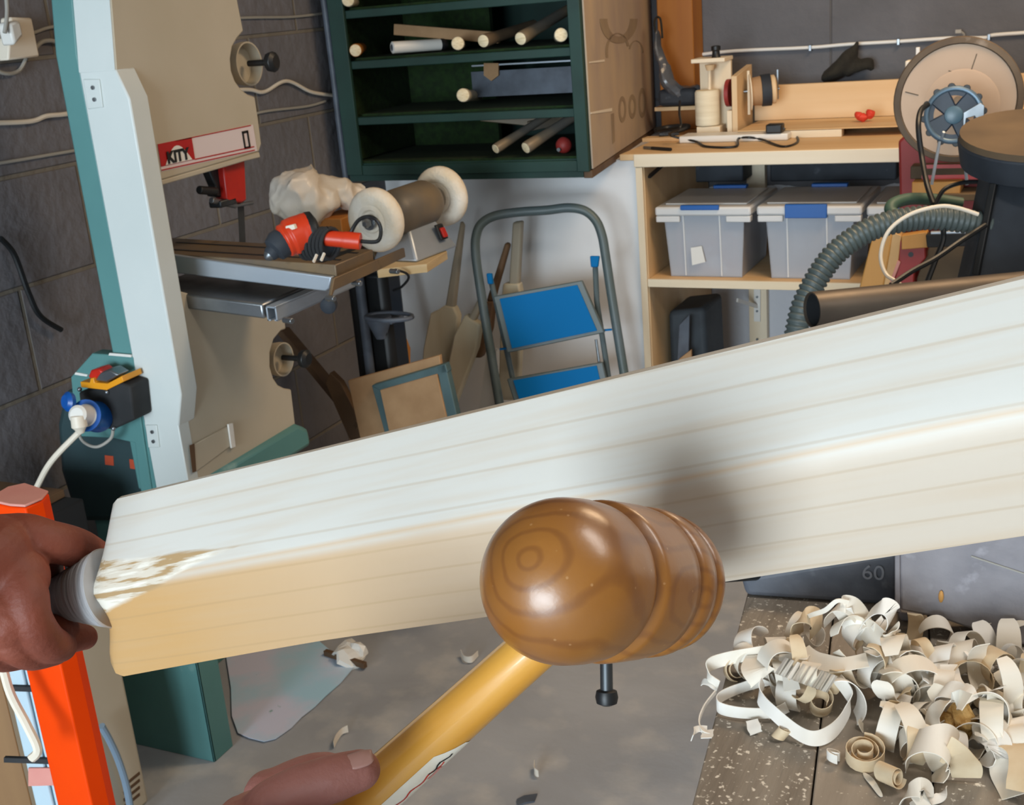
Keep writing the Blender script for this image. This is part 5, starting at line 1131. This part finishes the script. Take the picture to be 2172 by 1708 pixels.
solo('brown_post', MB().prism(wp, (0,0,-zW)), wood('brown_post_wood','97734a','7d5b38','z',ns=12), 'brown timber post at the bottom left corner of the photo', 'post', bevel=.003)
# printed sheet on the floor
sh = [onZ(x,y,.004) for x,y in [(470,1330),(640,1330),(700,1380),(758,1408),(722,1450),(690,1478),(668,1500),(640,1522),(618,1545),(585,1568),(560,1574),(528,1566),(505,1556),(492,1520),(490,1460)]]
shm = MB().prism(sh, (0,0,.0012))
solo('printed_sheet', shm, M['sheet'], 'pale blue and green printed plastic sheet lying on the floor', 'sheet')
solo('floor_stick', MB().bar(onZ(690,1384,.012), onZ(775,1412,.012), .014, .012), M['dark_wood'], 'short brown stick on the floor at the corner of the blue sheet', 'stick', bevel=.001)
crs = onZ(745,1385,.02)
solo('crumpled_paper', crumple(MB().ball(crs, .035, 14, (1.4,1,.5)), .03, 25), M['white_plastic'], 'crumpled white paper on the floor beside the brown stick', 'paper', smooth=0)
for pts,lb in (([(978,1385),(985,1397),(1000,1399),(1014,1386)],'lone shaving on the floor between bat and mallet handle'),([(738,1546),(725,1552),(714,1566),(708,1580)],'lone shaving on the floor right of the printed sheet'),([(1134,1620),(1134,1636),(1142,1642)],'tiny lone shaving on the floor right of the mallet handle')):
    rib([onZ(x,y,.012) for x,y in pts], UPz, .016, shav, lb, group='stray shavings on the floor')
solo('blue_scrap', MB().prism([onZ(x,y,.001) for x,y in [(1096,1698),(1112,1690),(1140,1686),(1134,1702),(1112,1706),(1098,1712)]], (0,0,.003)), M['pvc_pipe'], 'small dark blue scrap on the floor at the bottom edge', 'scrap')
# ================================================================ CRICKET BAT
bl_ = at(196,1262,.752); brt = at(2172,872,.505)
ex = (brt-bl_).normalized()
vdir = (UP - ex*UP.dot(ex)).normalized()
vw = (CAM-(bl_+brt)/2).normalized()
ez = (vw-ex*vw.dot(ex)).normalized(); ey = ez.cross(ex)
if ey.dot(UP) < 0: ey = -ey
tilt = radians(9)
ey, ez = ey*cos(tilt)+ez*sin(tilt), ez*cos(tilt)-ey*sin(tilt)
BM = Matrix(((ex.x,ey.x,ez.x,bl_.x),(ex.y,ey.y,ez.y,bl_.y),(ex.z,ey.z,ez.z,bl_.z),(0,0,0,1)))
LBL = .60
def toB(x, y, d): return BM.inverted() @ at(x, y, d)
def sect(t):
    """half width, edge thickness, spine height (relative to the far face) at distance t from the shoulder"""
    hw = .054
    if t < .024:
        s = max(t, 0)/.024; hw = .0235+(.0305)*(1-(1-min(1,s*1.45))**1.35)
    if t > LBL-.03: hw = .054*math.sqrt(max(0, 1-((t-LBL+.03)/.034)**2))
    ed = .014+.012*min(1, t/.35)
    spn = .030+.016*min(1, max(0,(t-.02)/.25))
    return hw, ed, spn
secs = []
ts = [0,.002,.004,.007,.010,.014,.019,.024,.03]+[.03+.0125*k for k in range(1,44)]+[.575,.585,.592,.597,.6]
NB = 15
vs = []; fs = []
for t in ts:
    hw, ed, spn = sect(t); row = []
    for k in range(NB):
        u = -1+2*k/(NB-1)      # bottom .. top
        # near side profile: gentle slopes either side of the spine with a soft crest
        h = ed+(spn-ed)*(1-abs(u)**1.35)
        row.append((t, u*hw*.985, h-.030))
    row.append((t, hw, ed-.034)); row.append((t, hw*.985, -.030-.0)); row.append((t, 0, -.032)); row.append((t, -hw*.985, -.030)); row.append((t, -hw, ed-.034))
    kf = max(0, 1-t/.10)**1.5*.20
    kl = max(0, 1-t/.16)**1.3
    def sh(p):
        q = max(0, min(1, (-p[1]-.012)/.042))
        return (p[0]+kf*p[1]-.026*kl*q*q*(3-2*q), p[1]*(1+.10*kl*q), p[2])
    vs += [sh(p) for p in row]
nr = NB+5
for i in range(len(ts)-1):
    for k in range(nr):
        k2 = (k+1) % nr; fs.append((i*nr+k, i*nr+k2, (i+1)*nr+k2, (i+1)*nr+k))
fs += [tuple(range(nr))[::-1], tuple(range((len(ts)-1)*nr, len(ts)*nr))]
def batmat():
    m = bpy.data.materials.new('willow_bat'); m.use_nodes = True; nt = m.node_tree; N = nt.nodes; K = nt.links; b = N['Principled BSDF']
    b.inputs['Roughness'].default_value = .42; b.inputs['Specular IOR Level'].default_value = .4
    tc = N.new('ShaderNodeTexCoord'); sp = N.new('ShaderNodeSeparateXYZ'); K.new(tc.outputs['Object'], sp.inputs[0])
    nz = N.new('ShaderNodeTexNoise'); nz.inputs['Scale'].default_value = 6; mp = N.new('ShaderNodeMapping'); mp.inputs['Scale'].default_value = (.35,1,1)
    K.new(tc.outputs['Object'], mp.inputs[0]); K.new(mp.outputs[0], nz.inputs['Vector'])
    def math_(op, a, bb, c=None):
        x = N.new('ShaderNodeMath'); x.operation = op
        for i, q in enumerate((a, bb, c)):
            if q is None: continue
            if isinstance(q, (int, float)): x.inputs[i].default_value = q
            else: K.new(q, x.inputs[i])
        return x.outputs[0]
    # growth lines: a warped coordinate across the width
    wv = math_('MULTIPLY_ADD', nz.outputs[0], .012, sp.outputs[1])
    tilt_ = math_('MULTIPLY_ADD', sp.outputs[0], .012, wv)
    ph = math_('MULTIPLY', tilt_, 430)
    sn = math_('SINE', ph, None)
    ln = N.new('ShaderNodeMapRange'); ln.inputs[1].default_value = .93; ln.inputs[2].default_value = 1; ln.inputs[3].default_value = 0; ln.inputs[4].default_value = .27; K.new(sn, ln.inputs[0])
    # heartwood half: tan below the streak, some shade mixed into it
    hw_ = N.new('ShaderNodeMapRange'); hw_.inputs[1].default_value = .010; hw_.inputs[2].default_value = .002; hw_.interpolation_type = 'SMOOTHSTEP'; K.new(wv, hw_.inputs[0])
    far = N.new('ShaderNodeMapRange'); far.inputs[1].default_value = .05; far.inputs[2].default_value = .42; far.inputs[3].default_value = 1; far.inputs[4].default_value = .30; K.new(sp.outputs[0], far.inputs[0])  # tan deepens toward the handle, painting in shade from the hand
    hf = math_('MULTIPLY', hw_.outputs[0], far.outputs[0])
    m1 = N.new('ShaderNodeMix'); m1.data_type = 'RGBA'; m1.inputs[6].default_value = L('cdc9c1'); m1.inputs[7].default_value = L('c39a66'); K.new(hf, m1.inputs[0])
    # thin brown streak at the border
    st_ = math_('ABSOLUTE', math_('SUBTRACT', wv, .009), None)
    sr = N.new('ShaderNodeMapRange'); sr.inputs[1].default_value = .0022; sr.inputs[2].default_value = 0; sr.inputs[3].default_value = 0; sr.inputs[4].default_value = .6; K.new(st_, sr.inputs[0])
    m2 = N.new('ShaderNodeMix'); m2.data_type = 'RGBA'; K.new(sr.outputs[0], m2.inputs[0]); K.new(m1.outputs[2], m2.inputs[6]); m2.inputs[7].default_value = L('c9a477')
    m3 = N.new('ShaderNodeMix'); m3.data_type = 'RGBA'; K.new(ln.outputs[0], m3.inputs[0]); K.new(m2.outputs[2], m3.inputs[6]); m3.inputs[7].default_value = L('a88a60')
    # fine figure
    n2 = N.new('ShaderNodeTexNoise'); n2.inputs['Scale'].default_value = 160; mp2 = N.new('ShaderNodeMapping'); mp2.inputs['Scale'].default_value = (.05,1,1); K.new(tc.outputs['Object'], mp2.inputs[0]); K.new(mp2.outputs[0], n2.inputs['Vector'])
    fr = N.new('ShaderNodeMapRange'); fr.inputs[1].default_value = .45; fr.inputs[2].default_value = .8; fr.inputs[3].default_value = 0; fr.inputs[4].default_value = .28; K.new(n2.outputs[0], fr.inputs[0])
    m4 = N.new('ShaderNodeMix'); m4.data_type = 'RGBA'; K.new(fr.outputs[0], m4.inputs[0]); K.new(m3.outputs[2], m4.inputs[6]); m4.inputs[7].default_value = L('c2a684')
    # roughly torn splice wedge running in from the handle
    n5 = N.new('ShaderNodeTexNoise'); n5.inputs['Scale'].default_value = 230; n5.inputs['Detail'].default_value = 8; mp5 = N.new('ShaderNodeMapping'); mp5.inputs['Scale'].default_value = (.075,1,1); K.new(tc.outputs['Object'], mp5.inputs[0]); K.new(mp5.outputs[0], n5.inputs['Vector'])
    yc5 = math_('ABSOLUTE', math_('SUBTRACT', math_('MULTIPLY_ADD', sp.outputs[0], -.07, sp.outputs[1]), .003), None)
    lim5 = math_('MULTIPLY_ADD', sp.outputs[0], -.145, .0175)
    in5 = math_('SUBTRACT', math_('MULTIPLY_ADD', n5.outputs[0], .008, lim5), yc5)
    mk5 = N.new('ShaderNodeMapRange'); mk5.inputs[1].default_value = .0035; mk5.inputs[2].default_value = .006; K.new(in5, mk5.inputs[0])
    st5 = N.new('ShaderNodeMapRange'); st5.inputs[1].default_value = .5; st5.inputs[2].default_value = .56; K.new(n5.outputs[0], st5.inputs[0])
    wh5 = N.new('ShaderNodeMapRange'); wh5.inputs[1].default_value = .46; wh5.inputs[2].default_value = .42; K.new(n5.outputs[0], wh5.inputs[0])
    a5 = N.new('ShaderNodeMix'); a5.data_type = 'RGBA'; K.new(st5.outputs[0], a5.inputs[0]); a5.inputs[6].default_value = L('d4c9b8'); a5.inputs[7].default_value = L('ae9068')
    b5 = N.new('ShaderNodeMix'); b5.data_type = 'RGBA'; K.new(wh5.outputs[0], b5.inputs[0]); K.new(a5.outputs[2], b5.inputs[6]); b5.inputs[7].default_value = L('e6dfd2')
    m6 = N.new('ShaderNodeMix'); m6.data_type = 'RGBA'; K.new(mk5.outputs[0], m6.inputs[0]); K.new(m4.outputs[2], m6.inputs[6]); K.new(b5.outputs[2], m6.inputs[7])
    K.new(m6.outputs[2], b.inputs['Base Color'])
    hb5 = math_('MULTIPLY', math_('MULTIPLY', n5.outputs[0], mk5.outputs[0]), 3.0)
    bp_ = N.new('ShaderNodeBump'); bp_.inputs['Strength'].default_value = .12; bp_.inputs['Distance'].default_value = .0006; K.new(math_('ADD', n2.outputs[0], hb5), bp_.inputs['Height']); K.new(bp_.outputs[0], b.inputs['Normal'])
    return m
bat = thing('cricket_bat', 'unfinished pale willow cricket bat held across the foreground, splice at the left', 'cricket bat', None, mw=BM)
blade = MB(); blade.add(vs, fs)
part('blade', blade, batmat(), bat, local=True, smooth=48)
# torn splice patch: wedge of the handle let into the blade
def surf(t, y):
    hw, ed, spn = sect(t); u = max(-1, min(1, y/(hw*.985))); return ed+(spn-ed)*(1-abs(u)**1.35)-.030
# turned shoulder of the handle: ridged cone
prof = [(-.14,.0150),(-.040,.0150),(-.036,.0160),(-.031,.0176),(-.0285,.0178),(-.0275,.0164),(-.0268,.0186),(-.0225,.0200),(-.0200,.0200),(-.0192,.0184),(-.0184,.0210),(-.0140,.0222),(-.0118,.0220),(-.0110,.0206),(-.0102,.0232),(-.0070,.0240),(-.0058,.0236),(-.0052,.0226),(-.0044,.0244),(-.0010,.0256),(.001,.0250),(.0012,.016)]
hc = MB().lathe((0,.0,-.014), (1,0,0), prof, 44)
hc.v = [V((p.x, p.y*1.0, -.014+(p.z+.014)*.82)) for p in hc.v]
part('handle', hc, mat('handle_wrap', 'c2c3c6', .75, c2='a2a0a0', ns=130, st=(1,.08,.08), c3='9c8064', n3=50, st3=(1,.15,.15), thr3=(.55,.66), bump=1, bs=220, bst=(1,.1,.1)), bat, local=True, smooth=25, label='whitish ridged handle shoulder')
# ================================================================ MALLET
def cv(x, y, z): return RT*x + UP*y + FW*z      # direction in camera axes
mc = at(1194,1232,.455)
ma = cv(.57,-.125,.81).normalized()
R = .0312
he1 = cv(-.70,-.70,.37); hdir = (he1-ma*he1.dot(ma)).normalized()
mx_ = ma; mz_ = -hdir; my_ = mz_.cross(mx_)
MM = Matrix(((mx_.x,my_.x,mz_.x,mc.x),(mx_.y,my_.y,mz_.y,mc.y),(mx_.z,my_.z,mz_.z,mc.z),(0,0,0,1)))
mal = thing('bat_mallet', 'glossy turned brown wooden mallet with a yellow handle resting against the bat', 'mallet', None, mw=MM)
pr_ = [(-R*cos(a), R*sin(a)) for a in [pi/2*k/18 for k in range(1,19)]]
pr_ += [(.008,R*1.003),(.0155,R*.985),(.0185,R*.95),(.0202,R*.895),(.0212,R*.91),(.0225,R*1.0),(.0265,R*1.022),(.034,R*1.018),(.046,R*1.01),(.0535,R*.985),(.0560,R*.925),(.0568,R*.90),(.0580,R*.95),(.0600,R*.995),(.0650,R*.995),(.0695,R*.965),(.0713,R*.90),(.0723,R*.895),(.0735,R*.95),(.0780,R*.94),(.0815,R*.90),(.0840,R*.80)]
hm = MB().lathe((0,0,0), (1,0,0), pr_, 72)
def glossy():
    m = bpy.data.materials.new('mallet_wood'); m.use_nodes = True; nt = m.node_tree; N = nt.nodes; K = nt.links; b = N['Principled BSDF']
    b.inputs['Roughness'].default_value = .4; b.inputs['Coat Weight'].default_value = .7; b.inputs['Coat Roughness'].default_value = .27
    tc = N.new('ShaderNodeTexCoord')
    mp = N.new('ShaderNodeMapping'); mp.inputs['Location'].default_value = (.031,.006,-.012); mp.inputs['Rotation'].default_value = (0,.15,.3); K.new(tc.outputs['Object'], mp.inputs[0])
    wv = N.new('ShaderNodeTexWave'); wv.wave_type = 'RINGS'; wv.rings_direction = 'X'; wv.inputs['Scale'].default_value = 42; wv.inputs['Distortion'].default_value = 5; wv.inputs['Detail'].default_value = 3; wv.inputs['Detail Scale'].default_value = .6
    K.new(mp.outputs[0], wv.inputs['Vector'])
    r1 = N.new('ShaderNodeMapRange'); r1.inputs[1].default_value = .7; r1.inputs[2].default_value = 1; r1.inputs[3].default_value = 0; r1.inputs[4].default_value = .45; K.new(wv.outputs['Fac'], r1.inputs[0])
    nz = N.new('ShaderNodeTexNoise'); nz.inputs['Scale'].default_value = 22; nz.inputs['Detail'].default_value = 4; K.new(tc.outputs['Object'], nz.inputs['Vector'])
    m1 = N.new('ShaderNodeMix'); m1.data_type = 'RGBA'; m1.inputs[6].default_value = L('a26a28'); m1.inputs[7].default_value = L('7c4a1a'); K.new(nz.outputs[0], m1.inputs[0])
    m2 = N.new('ShaderNodeMix'); m2.data_type = 'RGBA'; K.new(r1.outputs[0], m2.inputs[0]); K.new(m1.outputs[2], m2.inputs[6]); m2.inputs[7].default_value = L('6a3a14')
    n2 = N.new('ShaderNodeTexVoronoi'); n2.inputs['Scale'].default_value = 150; K.new(tc.outputs['Object'], n2.inputs['Vector'])
    r2 = N.new('ShaderNodeMapRange'); r2.inputs[1].default_value = .10; r2.inputs[2].default_value = .05; r2.inputs[3].default_value = 0; r2.inputs[4].default_value = .35; K.new(n2.outputs['Distance'], r2.inputs[0])
    m3 = N.new('ShaderNodeMix'); m3.data_type = 'RGBA'; K.new(r2.outputs[0], m3.inputs[0]); K.new(m2.outputs[2], m3.inputs[6]); m3.inputs[7].default_value = L('caa070')
    K.new(m3.outputs[2], b.inputs['Base Color'])
    bp_ = N.new('ShaderNodeBump'); bp_.inputs['Strength'].default_value = .25; bp_.inputs['Distance'].default_value = .0005; n3 = N.new('ShaderNodeTexNoise'); n3.inputs['Scale'].default_value = 160; n3.inputs['Detail'].default_value = 5; K.new(tc.outputs['Object'], n3.inputs['Vector'])
    K.new(n3.outputs[0], bp_.inputs['Height']); K.new(bp_.outputs[0], b.inputs['Normal']); K.new(bp_.outputs[0], b.inputs['Coat Normal'])
    return m
part('head', hm, glossy(), mal, local=True, smooth=60)
hr0 = V((.034,0,0))
hprof = [(.010,.0098),(.030,.0100),(.07,.0106),(.11,.0114),(.16,.0125),(.24,.0130),(.30,.0125),(.303,.009)]
hmd = MB().lathe(hr0, (0,0,-1), hprof, 40)
hyl = mat('handle_yellow', 'dfa648', .32, c2='c98a2e', ns=40, st=(1,1,.12), thr=(.4,.7), c3='7a4a1c', n3=60, st3=(1,1,.08), thr3=(.66,.70), coat=.8, bump=.1, bs=90)
part('handle', hmd, hyl, mal, local=True, smooth=60, label='varnished yellow handle')
# wrap-around paper sticker with scribble
def hsurf(dist, ang, lift=.0003):
    r = .0100
    for (a_, ra), (b_, rb_) in zip(hprof, hprof[1:]):
        if a_ <= dist <= b_: r = ra+(rb_-ra)*(dist-a_)/(b_-a_)
    # angle measured around the handle, 0 faces the camera
    cd_ = (MM.inverted().to_3x3() @ (CAM-(MM @ (hr0+V((0,0,-dist)))))); cd_.z = 0; cd_.normalize(); sd_ = V((0,0,1)).cross(cd_)
    return hr0+V((0,0,-dist))+(cd_*cos(ang)+sd_*sin(ang))*(r+lift)
sgn = 1 if ((MM @ hsurf(.12, 1.2))-(MM @ hsurf(.12, 0))).dot(RT) > 0 else -1
def strip(pts, wid, lift):
    mb = MB(); 
    q = [(hsurf(d, sgn*a, lift), hsurf(d, sgn*(a+wid/.0115), lift)) for d, a in pts]
    for (p1,p2),(p3,p4) in zip(q, q[1:]): mb.add([p1,p2,p4,p3], [(0,1,2,3)])
    return mb
stv = MB(); NS = 14
rows = []
for i in range(NS+1):
    d = .096+.062*i/NS; a0_ = .55 if i > 2 else .55+.6*(3-i)/3; a1_ = 1.6
    rows.append([hsurf(d, sgn*(a0_+(a1_-a0_)*k/8), .0002) for k in range(9)])
flat_ = [p for r_1 in rows for p in r_1]
ff = [(i*9+k, i*9+k+1, (i+1)*9+k+1, (i+1)*9+k) for i in range(NS) for k in range(8)]
stv.add(flat_, ff)
stk = part('sticker', stv, mat('sticker_paper', 'e9e2d2', .5, c2='ddd2bd', ns=60), mal, local=True, smooth=60, label='worn white paper sticker')
part('red_script', strip([(.110+.0022*k, 1.06+.07*sin(k*1.1)) for k in range(20)], .0009, .0004), M['guard_red'], stk, local=True, smooth=0)
part('black_script', strip([(.104+.0022*k, .98+.08*sin(k*1.3+.5)) for k in range(8)], .0009, .00045), M['black'], stk, local=True, smooth=0)
part('pink_print', strip([(.114,1.2),(.117,1.18),(.120,1.22),(.123,1.19)], .0022, .0005), M['pink_dust'], stk, local=True, smooth=0)
# ================================================================ PERSON: TWO HANDS
def skin(name, a, b_, c): 
    return mat(name, a, .6, c2=b_, ns=22, thr=(.35,.7), c3=c, n3=16, thr3=(.6,.8), bump=.35, bs=260, sub=.12)
skl = skin('skin_left_shaded', '84432f', '6c3425', '965848'); skr = skin('skin_right', '9c665c', '8a564c', 'ae7c74')  # left skin is a darker copy, shade on that hand mixed in
per = thing('person', 'person mostly out of frame, one hand on the bat handle, one on the mallet', 'person', V((-.1,-.12,0)))
def tapered(pts, rads, sub=6, n=16, fl=1.0):
    p = smooth_path(pts, sub); r = []
    for i in range(len(p)):
        t = i/sub; k = min(int(t), len(rads)-2); f = t-k; f = f*f*(3-2*f); r.append(rads[k]*(1-f)+rads[k+1]*f)
    mb = MB().tube(p, r, n, True, fl); mb.ball(p[0], r[0]*.995, n); mb.ball(p[-1], r[-1]*.995, n); return mb
def hand(name, chains, m, vox=.0013, label=None):
    mb = MB()
    for c_ in chains:
        t = tapered(*c_) if not isinstance(c_, MB) else c_; mb.add(t.v, t.f)
    o = part(name, mb, m, per, smooth=60, label=label)
    rm_ = o.modifiers.new('remesh', 'REMESH'); rm_.mode = 'VOXEL'; rm_.voxel_size = vox; rm_.use_smooth_shade = True
    sm2 = o.modifiers.new('smooth', 'SMOOTH'); sm2.factor = .6; sm2.iterations = 5
    return o
# left hand: thumb over the top behind the bat shoulder, fingers underneath
D0 = .745
lh = [
 ([at(-520,1330,.60), at(-260,1290,.68), at(-60,1240,.745)], [.036,.030,.030], 6, 22),                       # forearm and wrist
 ([at(-70,1215,.735), at(-10,1200,.735), at(35,1225,.735)], [.030,.031,.020], 6, 20),                          # back of hand
 ([at(-40,1290,.735), at(20,1310,.730), at(45,1330,.735)], [.026,.022,.015], 6, 20),
 ([at(-40,1160,.745), at(40,1138,.745), at(110,1150,.752), at(160,1162,.775), at(212,1185,.800)], [.020,.0145,.0132,.0130,.0110], 6, 16),   # thumb
 ([at(20,1205,.735), at(52,1255,.726), at(66,1315,.725), at(98,1362,.740), at(130,1372,.765)], [.017,.0135,.0125,.0120,.0098], 6, 16),       # index finger
 ([at(40,1190,.76), at(80,1180,.775), at(96,1210,.79)], [.016,.014,.012], 6, 14),                              # web behind the handle
 ([at(-10,1290,.735), at(20,1350,.728), at(60,1384,.742), at(115,1380,.770)], [.016,.0120,.0110,.0098], 6, 16),   # middle
 ([at(-70,1300,.735), at(-40,1362,.728), at(0,1388,.742), at(60,1385,.775)], [.016,.0120,.0110,.0098], 6, 16),
 ([at(-120,1290,.735), at(-100,1350,.728), at(-60,1380,.742), at(0,1380,.770)], [.015,.0112,.0100,.0088], 6, 14),
 ([at(110,1340,.772), at(150,1350,.785), at(180,1352,.795)], [.0115,.0105,.0085], 6, 14),                      # fingertip past the cone
]
hl = hand('left_hand', lh, skl, label='hand gripping the bat handle, in shade')
# right hand: thumb along the mallet handle, fingers closed round it below the frame
def HM(dist): return MM @ (hr0+V((0,0,-dist)))
hd_ = -mz_
wside = ((at(1000,1600,.5)-at(900,1500,.5))).normalized()
lft = (RT*-1 - hd_*(RT*-1).dot(hd_)).normalized(); back = hd_.cross(lft); back = back if back.dot(FW) > 0 else -back
rh_ = [
 ([at(300,2150,.40), at(430,1950,.455), at(560,1815,.50)], [.034,.029,.027], 6, 22),
 ([at(520,1850,.50), at(600,1850,.515), at(680,1880,.52)], [.024,.022,.020], 6, 20),
 ([at(520,1790,.497), at(570,1722,.492), at(628,1680,.488), at(700,1654,.486), at(764,1634,.488)], [.0165,.0115,.0100,.0096,.0084], 7, 18),  # thumb
]
for k, (o_f, sc_) in enumerate(((0,1.0),(1,1.03),(2,.98),(3,.88))):
    c = HM(.176+.0215*o_f)
    base = c+lft*.027+back*.012+hd_*.020
    rh_.append(([base, c+lft*.012+back*.021, c-lft*.014+back*.018, c-lft*.0225-back*.002, c-lft*.010-back*.0205], [.0115,.0098*sc_,.0092*sc_,.0086*sc_,.0074*sc_], 6, 14))
    rh_.append(([at(600,1860,.53), base], [.020,.0125], 6, 14))
hr = hand('right_hand', rh_, skr, label='hand gripping the mallet, thumb pointing up the handle')
nl = at(779,1612,.4795); 
nn_ = (CAM-nl).normalized(); nu = (at(810,1640,.48)-at(758,1622,.48)).normalized()
nail = MB()
td = (at(764,1634,.488)-at(700,1654,.486)).normalized(); tn = (UP*.75-FW*.35); tn = (tn-td*tn.dot(td)).normalized(); ts_ = td.cross(tn)
ncn = at(764,1634,.488)
gv = []
for i in range(9):
    for k in range(9):
        a = .30-.46+.92*k/8; t = -.004+.0105*i/8; w_ = 1-.25*((i-4)/4)**4
        gv.append(ncn+td*t+(tn*cos(a*w_)+ts_*sin(a*w_))*(.0087-.0003*max(0,(i-5))))
nail.add(gv, [(i*9+k, i*9+k+1, (i+1)*9+k+1, (i+1)*9+k) for i in range(8) for k in range(8)])
nlo = part('thumb_nail', nail, mat('nail', 'a2766c', .4, c2='b0857a', ns=60), hr, smooth=60)
s1_ = nlo.modifiers.new('solid', 'SOLIDIFY'); s1_.thickness = .0005
